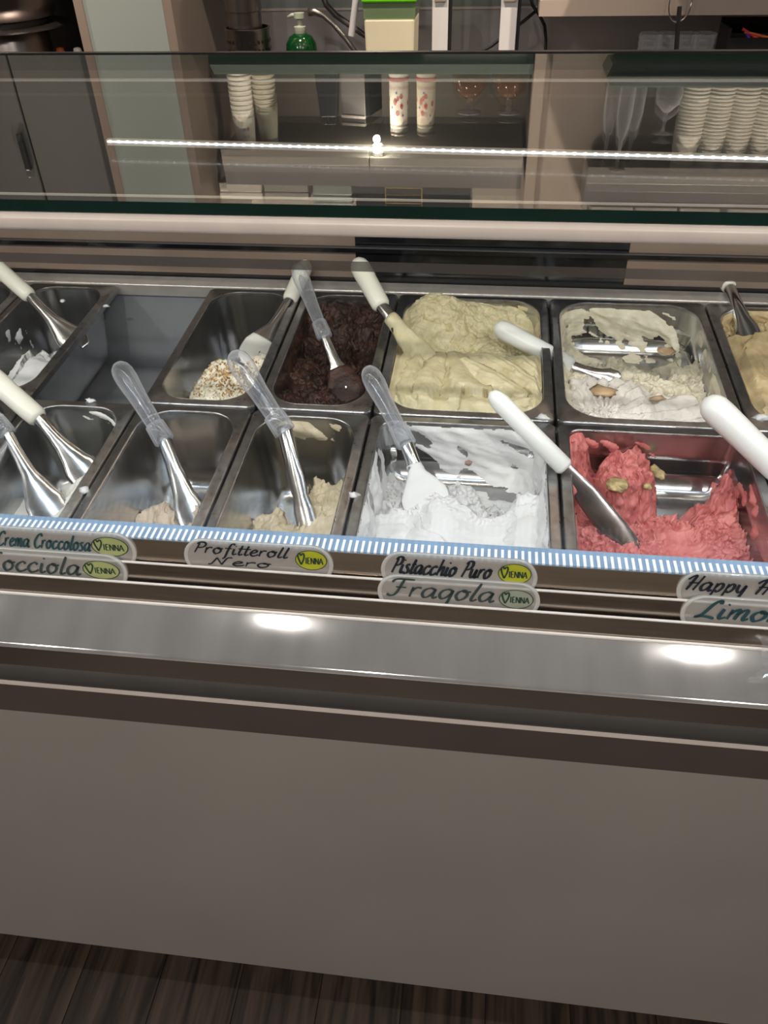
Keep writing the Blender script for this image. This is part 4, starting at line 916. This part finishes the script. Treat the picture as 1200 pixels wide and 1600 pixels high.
for px, col, lab in ((94, (.55, .13, .03), 'small dark bottle with orange cap beside the kettle'), (121, (.75, .72, .68), 'small dark bottle with white pointed cap by the pillar'), (66, (.12, .12, .12), 'small black jar with grey lid beside the kettle')):
    zt_ = at(px, 74, 2.42).z; X = at(px, 78, 2.42).x
    t = thing('small_bottle', lab, 'bottle', (X, 2.42, .9), 'small bottles beside the kettle')
    MB().lathe([(0, 0), (.016, 0), (.017, .02), (.017, zt_-.9-.03), (.010, zt_-.9-.016), (.010, zt_-.9-.012)], n=16).build('body', M['black'], t, True, auto=True)
    MB().lathe([(.011, zt_-.9-.018), (.012, zt_-.9-.012), (.010, zt_-.9-.002), (.004, zt_-.9)], n=16).build('cap', P('cap_'+str(px), col, .5), t, True)
# grey wall cabinet above (seen mirrored in the glass top)
t = thing('wall_cabinet', 'grey wall cabinet with black handle left of the green panelled pillar'.replace('left of', 'beside'), 'cabinet', (-1.9, 2.35, 1.42))
MB().box((-.9, 0, 0), (pxl-.002+1.9, .34, 1.0)).build('carcass', M['dark_cab'], t)
hx = mir(42, 235, 2.34)
for a, b in ((-.9, hx.x+1.9+.02), (hx.x+1.9+.026, pxl+1.9-.004)):
    d = MB().box((a, -.02, .005), (b, 0, .995)).build('door', M['dark_cab'], t, bevel=.003)
MB().box((hx.x+1.9-.008, -.035, hx.z-1.42-.05), (hx.x+1.9+.008, -.02, hx.z-1.42+.05)).build('handle', M['black'], t, bevel=.003)

# ---- things on the back counter
def base_at(px, py, Y): v = at(px, py, Y); return v.x
# cutlery basket
Y = 2.40; X = at(388, 60, Y).x; zr = at(388, 42, Y).z-.9
t = thing('cutlery_basket', 'perforated steel cutlery basket on the back counter beside the pillar', 'basket', (X, Y, .9))
MB().lathe([(.050, 0), (.056, .004), (.058, zr-.006), (.060, zr), (.056, zr), (.054, .006), (0, .006)], n=36, cap=False).build('cylinder', M['kettle'], t, True, auto=True)
ho = MB()
for r_ in range(4):
    for k in range(30):
        a = 2*math.pi*k/30; z = zr-.030-r_*.020; c = Vector((math.cos(a), math.sin(a), 0)); s_ = Vector((-math.sin(a), math.cos(a), 0)); u = Vector((0, 0, 1))
        o_ = c*.0590+Vector((0, 0, z)); ho.add([o_+s_*.0035*math.cos(q*math.pi/4)+u*.0045*math.sin(q*math.pi/4) for q in range(8)], [tuple(range(8))])
tag(ho.build('perforations', M['black'], t), kind='stuff')
t = thing('steel_beaker', 'tall steel beaker standing in the cutlery basket', 'beaker', (X-.004, Y, .906))
MB().lathe([(0, 0), (.040, 0), (.042, .01), (.045, zr+.03), (.047, zr+.032), (.048, zr+.16), (.046, zr+.16), (.044, zr+.05), (0, zr+.05)], n=32, cap=False).build('body', M['kettle'], t, True, auto=True)
# soap bottle
Y = 2.42; X = at(470, 60, Y).x; zb, zn, zp = at(470, 54, Y).z-.9, at(470, 44, Y).z-.9, at(470, 24, Y).z-.9
M['soap'] = P('green_soap', (.002, .040, .009), .08, 0., .2, 8., coat=.6); M['pump'] = P('pale_pump', (.42, .45, .36), .4)
t = thing('soap_bottle', 'dark green soap bottle with a pale pump on the back counter', 'soap bottle', (X, Y, .9))
MB().lathe([(0, 0), (.038, 0), (.042, .01), (.043, zb-.05), (.040, zb-.02), (.030, zb-.004), (.015, zb+.004)], n=32).build('bottle', M['soap'], t, True)
MB().lathe([(.014, zb), (.016, zb+.004), (.016, zn+.004), (.008, zn+.006), (.007, zp-.008), (.014, zp-.006), (.014, zp+.006), (0, zp+.007)], n=20).build('pump', M['pump'], t, True, auto=True)
MB().tube([(0, 0, zp), (-.018, 0, zp+.001), (-.030, 0, zp-.004)], [.006, .005, .004], 10).build('spout', M['pump'], t, True)
# tap: bent steel pipe and hose
M['pipe'] = P('tap_pipe', (.34, .31, .29), .3, .9, .08, 20.)
Y = 2.52
t = thing('kitchen_tap', 'bent grey steel tap pipe behind the soap bottle', 'tap', (at(575, 100, Y).x, Y, .9)); o0 = t.location.copy()
MB().tube([at(x_, y_, Y)-o0 for x_, y_ in ((482, 19), (492, 18), (505, 24), (520, 37), (540, 60), (556, 82), (568, 104))]+[Vector((0, 0, 0))], [.010, .010, .007, .007, .007, .007, .008, .010], 12).build('spout_pipe', M['pipe'], t, True)
MB().tube([at(x_, y_, Y+.06)-o0 for x_, y_ in ((500, -18), (510, 8), (525, 24), (545, 38), (562, 50), (585, 66))]+[Vector((.012, .03, .0))], [.008]*7, 12).build('hose', M['rail_grey'], t, True)
MB().lathe([(.028, 0), (.028, .012), (.016, .03), (.014, .06)], n=20).build('tap_base', M['pipe'], t, True, auto=True)
# hanging white tube
Y = 2.36
t = thing('white_tube', 'plain white tube leaning beside the lime lidded container', 'tube', at(549, 56, Y))
o0 = t.location.copy(); 
MB().tube([Vector((0, 0, 0)), at(556, 0, Y)-o0, at(560, -40, Y)-o0], [.0085, .0085, .0085], 14).build('tube', M['white_lac'], t, True, auto=True)
MB().box((-.03, .0, at(560, -40, Y).z-o0.z-.005), (.02, WB-Y, at(560, -40, Y).z-o0.z+.01)).build('wall_bracket', M['white_lac'], t)
# lime lidded container
Y = 2.34; xa_, xb2 = at(568, 40, Y).x, at(649, 40, Y).x; zf, zl = at(605, 29, Y).z-.9, at(605, 4, Y).z-.9
M['box_cream'] = P('cream_filling', (.72, .64, .46), .5, 0., .03, 10.); M['lime'] = P('lime_lid', (.16, .62, .01), .35); M['box_green'] = glass_mat('green_tinted_plastic', (.70, .82, .62), .55, (.38, .52, .30), .1)
t = thing('plastic_container', 'square plastic container of cream with a lime green lid', 'container', ((xa_+xb2)/2, Y, .9)); hw_ = (xb2-xa_)/2
def fr_(w0, w1, z0, z1, d=.12): return [[(-w0, 0, z0), (w0, 0, z0), (w0, d, z0), (-w0, d, z0)], [(-w1, 0, z1), (w1, 0, z1), (w1, d, z1), (-w1, d, z1)]]
MB().loft(fr_(hw_*.86, hw_*.985, .002, zf)).build('filling', M['box_cream'], t, bevel=.006)
MB().loft(fr_(hw_*.99, hw_, zf+.0005, zl)).build('tub_wall', M['box_green'], t)
MB().box((-hw_*1.05, -.006, zl), (hw_*1.05, .126, zl+.02)).build('lid', M['lime'], t, bevel=.004)
# white rack with two uprights
Y = 2.46
t = thing('white_rack', 'white rack with two flat uprights on the back counter', 'rack', (at(740, 60, Y).x, Y, .9)); o0 = t.location.x
ups = []
for a, b in ((675, 700), (781, 807)):
    xa2, xb3 = at(a, 40, Y).x-o0, at(b, 40, Y).x-o0; ups.append((xa2, xb3))
    u = MB().box((xa2, 0, 0), (xb3, .02, .52)).build('upright', M['white_lac'], t, bevel=.002)
    MB().box((xa2+.006, -.006, at(a, 2, Y).z-.9), (xb3-.006, 0, at(a, 2, Y).z-.9+.05)).build('bracket', M['beige'], u)
    MB().box((xb3, .004, 0), (xb3+.009, .02, .52)).build('gap_shade', M['black'], u)  # black strip paints in the shadow gap beside the upright
MB().box((ups[0][0]-.02, -.08, .52), (ups[1][1]+.03, .22, .545)).build('top_board', M['white_lac'], t, bevel=.003)
# black cables
for pts, Y, lab in ((((826, -20), (832, 8), (842, 22), (851, 40), (853, 60), (852, 90), (848, 130)), 2.50, 'black cable hanging beside the cream cabinet'), (((846, 10), (810, 40), (785, 58), (768, 72), (745, 84), (720, 100)), 2.52, 'black cable looping behind the white rack')):
    P0 = [at(x_, y_, Y) for x_, y_ in pts]; P0.append(Vector((P0[-1].x, Y, .903)))
    mbc = MB().tube([q-P0[-1] for q in P0], .0042, 8); o = mbc.build('power_cable', M['black'], None, True, loc=P0[-1]); tag(o, lab, 'cable')
# cream cabinet on the right
Y = 2.40; xl = at(842, 20, Y).x; zb = at(1000, 23, Y).z
t = thing('cream_cabinet', 'cream lacquered wall cabinet with a framed front over the tumblers', 'cabinet', (xl, Y, zb))
MB().box((0, .006, .0), (1.5, WB-Y-.018, 1.6)).build('carcass', M['cream_cab'], t)
MB().prism_x([(-.016, 0), (.006, 0), (.006, .05), (-.004, .05), (-.016, .035)], 0, 1.5).build('lower_frame', M['cream_cab'], t)
MB().box((0, -.012, .05), (.03, .006, 1.6)).build('side_frame', M['cream_cab'], t, bevel=.003)
# tumblers
def lathe_thing(name, label, cat, loc_, prof, mat, n=20, group=None, part='bowl', cap=False):
    t_ = thing(name, label, cat, loc_, group); MB().lathe(prof, n=n, cap=cap).build(part, mat, t_, True); return t_
Y = 2.46; prev = None
for k, px in enumerate((1016, 1040, 1072, 1098)):
    zt_ = at(px, 50, Y).z-.9; X = at(px, 70, Y).x
    for q in range(2):
        hgt = (zt_)/2
        lab = 'cut glass tumbler in the double stack under the cream cabinet'
        if prev is None:
            prev = thing('glass_tumbler', lab, 'glass', (X, Y, .9), 'tumblers under the cream cabinet')
            pr = [(0, .004), (.024, .004), (.026, .0), (.029, .0)]+[(.028+.003*(z_/hgt)+(.0012 if int(z_*250) % 2 else 0), z_) for z_ in np.linspace(.006, hgt-.002, 22)]+[(.0295, hgt-.002), (.026, .012), (0, .010)]
            MB().lathe(pr, n=18, cap=False).build('bowl', M['cup_glass'], prev)
        else:
            c = copy_tree(prev); c.location = (X, Y+(.0 if q == 0 else 0), .9+q*hgt)
# rod with wire loop
Y = 2.36; a = at(1056, 84, Y); b = at(1062, 10, Y); d = (b-a).normalized(); f = a+d*((.9-a.z)/d.z)
t = thing('bar_spoon', 'black rod with a wire loop standing before the tumblers', 'utensil', f)
MB().tube([Vector((0, 0, 0)), b-f], [.0065, .0055], 12).build('rod', M['black'], t, True, auto=True)
cc = at(1063, 5, Y)-f; MB().tube([cc+Vector((.026*math.cos(q*math.pi/12), 0, .040*math.sin(q*math.pi/12))) for q in range(25)], .0016, 6).build('wire_loop', M['kettle'], t, True)
# black organiser with straws
Y = 2.40; xa_, zt_ = at(1138, 60, Y).x, at(1150, 38, Y).z-.9
t = thing('black_organiser', 'black open box holding coloured straws under the cream cabinet', 'box', (xa_, Y, .9))
for lo, hi, nm in (((0, 0, 0), (.26, .006, zt_-.03), 'front_wall'), ((0, .114, 0), (.26, .12, zt_), 'rear_wall'), ((0, .006, 0), (.006, .114, zt_-.01), 'side_wall'), ((.254, .006, 0), (.26, .114, zt_-.01), 'side_wall'), ((.006, .006, 0), (.254, .114, .006), 'floor_plate')):
    MB().box(lo, hi).build(nm, M['black'], t)
for k, (c0, px0, py0, px1, py1, nm) in enumerate((((.75, .05, .06), 1160, 45, 1192, 66, 'red'), ((.72, .16, .05), 1163, 50, 1215, 62, 'orange'), ((.12, .05, .45), 1166, 52, 1180, 76, 'violet'), ((.55, .50, .05), 1196, 62, 1203, 88, 'yellow'))):
    A = at(px0, py0, Y+.05); Bq = at(px1, py1, Y+.05); d = (Bq-A).normalized()
    o = MB().tube([Vector((0, 0, 0)), A-Bq], .0035, 8).build('drinking_straw', P('straw_'+nm, c0, .4), None, True, loc=Bq, auto=True); tag(o, nm+' drinking straw sticking out of the black box', 'straw', 'straws in the black box')

# ---- shelves above (their things are seen mirrored in the glass top)
SY = 2.40; z0, z1 = 1.468, 1.516
x_a, x_b = mir(325, 100, SY).x, xl-.002
t = thing('wall_shelf', 'dark green glass shelf above the back counter', 'shelf', ((x_a+x_b)/2, SY, z0)); hw_ = (x_b-x_a)/2
MB().loft([[(-hw_, .015, 0), (hw_, .015, 0), (hw_, WB-SY-.002, 0), (-hw_, WB-SY-.002, 0)], [(-hw_+.004, 0, .024), (hw_, 0, .024), (hw_, WB-SY-.002, .024), (-hw_+.004, WB-SY-.002, .024)], [(-hw_+.012, .004, z1-z0), (hw_, .004, z1-z0), (hw_, WB-SY-.002, z1-z0), (-hw_+.012, WB-SY-.002, z1-z0)]]).build('board', M['shelf'], t)
x_c = mir(950, 100, SY-.14).x
t = thing('wall_shelf', 'dark green glass shelf fixed to the cream cabinet', 'shelf', (x_c, SY-.15, z0))
MB().loft([[(.012, .012, 0), (1.2, .012, 0), (1.2, .138, 0), (.012, .138, 0)], [(0, 0, .024), (1.2, 0, .024), (1.2, .138, .024), (0, .138, .024)], [(.012, .002, z1-z0), (1.2, .002, z1-z0), (1.2, .138, z1-z0), (.012, .138, z1-z0)]]).build('board', M['shelf'], t)
# paper cups, mouth down, in towers
def cup_prof(r0, r1, h_): return [(r0-.002, 0), (r0+.0011, .0005), (r0+.0013, .003), (r0, .005), (r1, h_), (r1-.004, h_), (0, h_-.004)]
cup0 = {}
def cup_tower(key, px, Y, n, pitch, r0, r1, h_, mat, label, group):
    X = mir(px, 125, Y).x
    for k in range(n):
        if key not in cup0:
            o = MB().lathe(cup_prof(r0, r1, h_), n=26, cap=False).build('paper_cup', mat, None, True, auto=True); cup0[key] = o; tag(o, label, 'cup', group)
        else:
            o = cup0[key].copy(); COL.objects.link(o); tag(o, label, 'cup', group)
            for ch in list(o.children): pass
        o.location = (X+rnd.uniform(-.0006, .0006), Y, z1+k*pitch); o.rotation_euler.z = rnd.random()*.3
    return o
CG = 'paper cups stacked mouth down on the shelves'
top = cup_tower('w', 374, 2.47, 9, .0125, .034, .025, .095, M['paper'], 'white paper cup in the tower at the shelf end by the pillar', CG)
M['print_red'] = P('print_red', (.42, .03, .04), .6); M['print_blue'] = P('print_blue', (.06, .09, .30), .6); M['print_dark'] = P('print_dark', (.10, .02, .03), .6)
def wrap(mb, R, cx, cz, rx, rz, n=10, off=.0008, taper=0.):      # a flat print wrapped on a round cup; angle cx around the axis
    vs_ = [(0, 0, 0)]*0
    for k in range(n):
        a = 2*math.pi*k/n; th = cx+rx*math.cos(a)/R; z = cz+rz*math.sin(a); rr_ = R-taper*z+off; vs_.append((rr_*math.sin(th), -rr_*math.cos(th), z))
    mb.add(vs_, [tuple(range(n))])
pm = MB(); wrap(pm, .034, .25, .050, .006, .006, 4, .0012, .095); pm.build('print', M['print_red'], top); pm = MB(); wrap(pm, .034, -.12, .050, .006, .006, 4, .0012, .095); pm.build('print', M['print_blue'], top)
cup_tower('c', 411, 2.49, 8, .0125, .034, .025, .095, M['paper_cream'], 'cream paper cup in the tower beside the white cup tower', CG)
for px, n in ((1092, 15), (1131, 18), (1171, 20), (1212, 20)):
    cup_tower('s', px, 2.325, n, .0085, .036, .029, .085, M['paper'], {1092: 'white paper cup in the shortest tower on the cabinet shelf', 1131: 'white paper cup in the tower second from the wine glass', 1171: 'white paper cup in the third tower from the wine glass', 1212: 'white paper cup in the tower farthest from the wine glass'}[px], CG)
# black comb box
X = mir(512, 125, 2.45).x; zt_ = mir(512, 180, 2.45).z-z1
t = thing('straw_holder', 'tapered black holder with toothed top on the dark shelf', 'holder', (X, 2.45, z1))
MB().loft([[(-.030, -.03, 0), (.030, -.03, 0), (.030, .03, 0), (-.030, .03, 0)], [(-.022, -.022, zt_), (.022, -.022, zt_), (.022, .022, zt_), (-.022, .022, zt_)]]).build('body', M['black'], t, bevel=.002)
for k in range(5): MB().box((-.021+k*.0098, -.02, zt_), (-.021+k*.0098+.004, -.012, zt_+.012+.006*(k % 2))).build('tooth', M['black'], t)
# napkin box
X0_, X1_ = mir(530, 125, 2.46).x, mir(570, 125, 2.46).x; zt_ = mir(550, 184, 2.46).z-z1
t = thing('napkin_dispenser', 'brown steel napkin dispenser with a bright top edge', 'dispenser', ((X0_+X1_)/2, 2.46, z1)); t.rotation_euler.z = -.25
hw_ = (X1_-X0_)/2
MB().box((-hw_, 0, 0), (hw_, .10, zt_)).build('body', M['grey_cab'], t, bevel=.002)
MB().box((-hw_, -.003, zt_-.006), (hw_, .003, zt_+.001)).build('top_edge', M['bar'], t)
MB().box((hw_, .004, 0), (hw_+.012, .10, zt_-.006)).build('side_cover', M['black'], t)
# strawberry print cups
for px, lab in ((623, 'tall white cup printed with strawberries beside the napkin dispenser'), (666, 'tall cream cup printed with strawberries beside the amber glasses')):
    X = mir(px, 130, 2.46).x; ht = mir(px, 198, 2.46).z-z1; R_ = .027
    t = thing('printed_cup', lab, 'cup', (X, 2.46, z1), 'strawberry cups on the dark shelf')
    MB().lathe([(0, 0), (R_+.001, 0), (R_+.002, .006), (R_, .012), (R_-.10*.02*0, .014), (R_-.002, ht-.004), (R_-.004, ht), (0, ht)], n=30).build('body', M['paper'] if px < 640 else M['paper_cream'], t, True, auto=True)
    pm = MB(); sg = 1 if px < 640 else -1
    for cx, cz, rx, rz in ((-.3, ht*.52, .0055, .009), (.35, ht*.42, .005, .007), (.4, ht*.60, .005, .007), (-.05, ht*.72, .0055, .007), (.0, ht*.46, .004, .006), (-1.25, ht*.5, .005, .007), (1.3, ht*.55, .005, .008)):
        wrap(pm, R_, cx*(1 if px < 640 else .8)-(.25 if px > 640 else 0), cz, rx, rz, 10, .0008, .012)
    pm.build('strawberry_print', M['print_red'], t)
    pm = MB(); 
    for cx, cz in ((-.7, ht*.62), (.55, ht*.76), (-.15, ht*.36)): wrap(pm, R_, cx, cz, .0028, .0035, 8, .0008, .012)
    pm.build('berry_print', M['print_blue'], t)
    MB().lathe([(R_+.0006, .016), (R_+.0008, .024)], n=30, cap=False).build('band', M['print_red'], t, True); MB().lathe([(R_-.0012, ht-.010), (R_-.0013, ht-.004)], n=30, cap=False).build('band', M['print_dark'], t, True)
# amber dessert glasses mouth down
first = None
for px in (735, 798):
    X = mir(px, 125, 2.47).x; lab = {735: 'amber dessert glass mouth down beside the strawberry cups', 798: 'amber dessert glass mouth down at the cabinet end of the shelf'}[px]
    if first is None:
        first = thing('dessert_glass', lab, 'glass', (X, 2.47, z1), 'amber dessert glasses on the dark shelf')
        MB().lathe([(.050, 0), (.052, .002), (.050, .020), (.042, .045), (.026, .064), (.012, .072), (.010, .070), (.024, .060), (.039, .043), (.047, .018), (.048, .001)], n=26, cap=False).build('bowl', M['amber'], first, True)
        MB().lathe([(.012, .070), (.008, .078), (.008, .098), (.012, .102)], n=14, cap=False).build('stem', M['cup_glass'], first, True)
        MB().lathe([(.012, .102), (.034, .106), (.034, .108), (0, .110)], n=24, cap=False).build('foot', M['cup_glass'], first, True)
    else:
        c = copy_tree(first, label=lab); c.location = (X, 2.47, z1)
# flutes and wine glass mouth down on the cabinet shelf
first = None
for px in (962, 981, 1001):
    X = mir(px, 125, 2.32).x; lab = 'clear champagne flute mouth down on the cabinet shelf'
    if first is None:
        first = thing('champagne_flute', lab, 'glass', (X, 2.32, z1), 'flutes on the cabinet shelf')
        MB().lathe([(.020, 0), (.021, .02), (.020, .07), (.013, .115), (.005, .130), (.004, .170), (.006, .196), (.026, .200), (.026, .202), (0, .203)], n=18, cap=False).build('glass', M['cup_glass'], first, True)
    else:
        c = copy_tree(first); c.location = (X, 2.32-.035*(px == 981), z1)
lathe_thing('wine_glass', 'clear wine glass mouth down between the flutes and cup towers', 'glass', (mir(1050, 125, 2.30).x, 2.30, z1), [(.030, 0), (.034, .02), (.030, .045), (.014, .062), (.005, .068), (.004, .105), (.006, .112), (.028, .116), (0, .118)], M['cup_glass'], 24)
# upper cabinet line with boxes on it
M['fascia'] = P('light_fascia', (.36, .33, .30), .45, 0., .03, 3.)
zf0, zf1, zf2 = 1.708, 1.752, 1.812
for a, b, Y, lab in ((mir(346, 245, 2.40).x, xl-.01, 2.40, 'pale upper shelf unit above the dark green shelf'), (mir(922, 235, 2.27).x, 1.5, 2.27, 'pale upper shelf unit above the cup towers')):
    t = thing('upper_shelf', lab, 'shelf', (a, Y, zf0)); dep = (WB if Y > 2.35 else 2.395)-Y-.003; w_ = b-a
    MB().box((0, 0, 0), (w_*.5-.001, dep, zf1-zf0)).build('fascia_board', M['fascia'], t, bevel=.002); MB().box((w_*.5+.001, 0, 0), (w_, dep, zf1-zf0)).build('fascia_board', M['fascia'], t, bevel=.002)
    MB().box((0, .012, zf1-zf0), (w_, dep, zf2-zf0)).build('top_board', M['grey_cab'], t)
def wbox(px0, px1, Y, h_, mat, label, group=None, name='carton', d=.10):
    a, b = mir(px0, 308, Y).x, mir(px1, 308, Y).x
    t = thing(name, label, 'box', ((a+b)/2, Y, zf2), group); w_ = (b-a)/2
    MB().box((-w_, 0, 0), (w_, d, h_*.55)).build('tray', mat, t, bevel=.003); MB().box((-w_-.002, -.002, h_*.58), (w_+.002, d+.002, h_)).build('lid', mat, t, bevel=.003)
    return t
wbox(345, 410, 2.43, .05, M['paper'], 'flat white carton on the upper shelf by the pillar', 'white cartons on the upper shelves')
wbox(414, 482, 2.43, .046, M['fascia'], 'flat grey white carton beside the white carton on the upper shelf', 'white cartons on the upper shelves')
wbox(490, 550, 2.43, .06, M['pale_green'], 'pale green carton on the upper shelf', 'white cartons on the upper shelves')
t = wbox(556, 735, 2.43, .16, M['black'], 'black case with a thin gold frame on the upper shelf', None, 'black_case', .2)
a, b = mir(602, 312, 2.43).x-t.location.x, mir(660, 312, 2.43).x-t.location.x; M['gold'] = P('gold_trim', (.55, .38, .14), .4, .6)
for lo, hi in (((a, -.004, .006), (b, -.0025, .009)), ((a, -.004, .05), (b, -.0025, .053)), ((a, -.004, .006), (a+.003, -.0025, .053)), ((b-.003, -.004, .006), (b, -.0025, .053))): MB().box(lo, hi).build('gold_frame', M['gold'], t)
for p0, p1, lab in ((926, 992, 'flat white tray at the end of the upper shelf over the flutes'), (996, 1062, 'flat white tray in the middle of the upper shelf over the wine glass'), (1066, 1130, 'flat white tray on the upper shelf over the cup towers'), (1142, 1215, 'wide white tray at the far end over the cup towers')):
    wbox(p0, p1, 2.275, .05, M['paper'], lab, 'white trays on the upper shelf', 'white_tray', .10)
# small spot under the upper shelf
q = mir(590, 214, 2.42)
t = thing('shelf_spot', 'small bright spot lamp under the upper shelf', 'lamp', (q.x, 2.42, zf0))
MB().lathe([(.016, 0), (.016, -.010), (.010, -.014)], n=18).build('housing', M['lamp_ring'], t, True, auto=True)
MB().lathe([(0, -.020), (.0035, -.019), (.005, -.016), (.005, -.013)], n=14, cap=False).build('bulb', emit('spot_glow', (1.0, .95, .6), 9.), t, True)
sl = bpy.data.lights.new('shelf_spot_lamp', 'POINT'); sl.energy = 2.0; sl.color = (1, .93, .74); sl.shadow_soft_size = .01
so = bpy.data.objects.new('shelf_spot_lamp', sl); COL.objects.link(so); so.location = (q.x, 2.42-.02, zf0-.03)
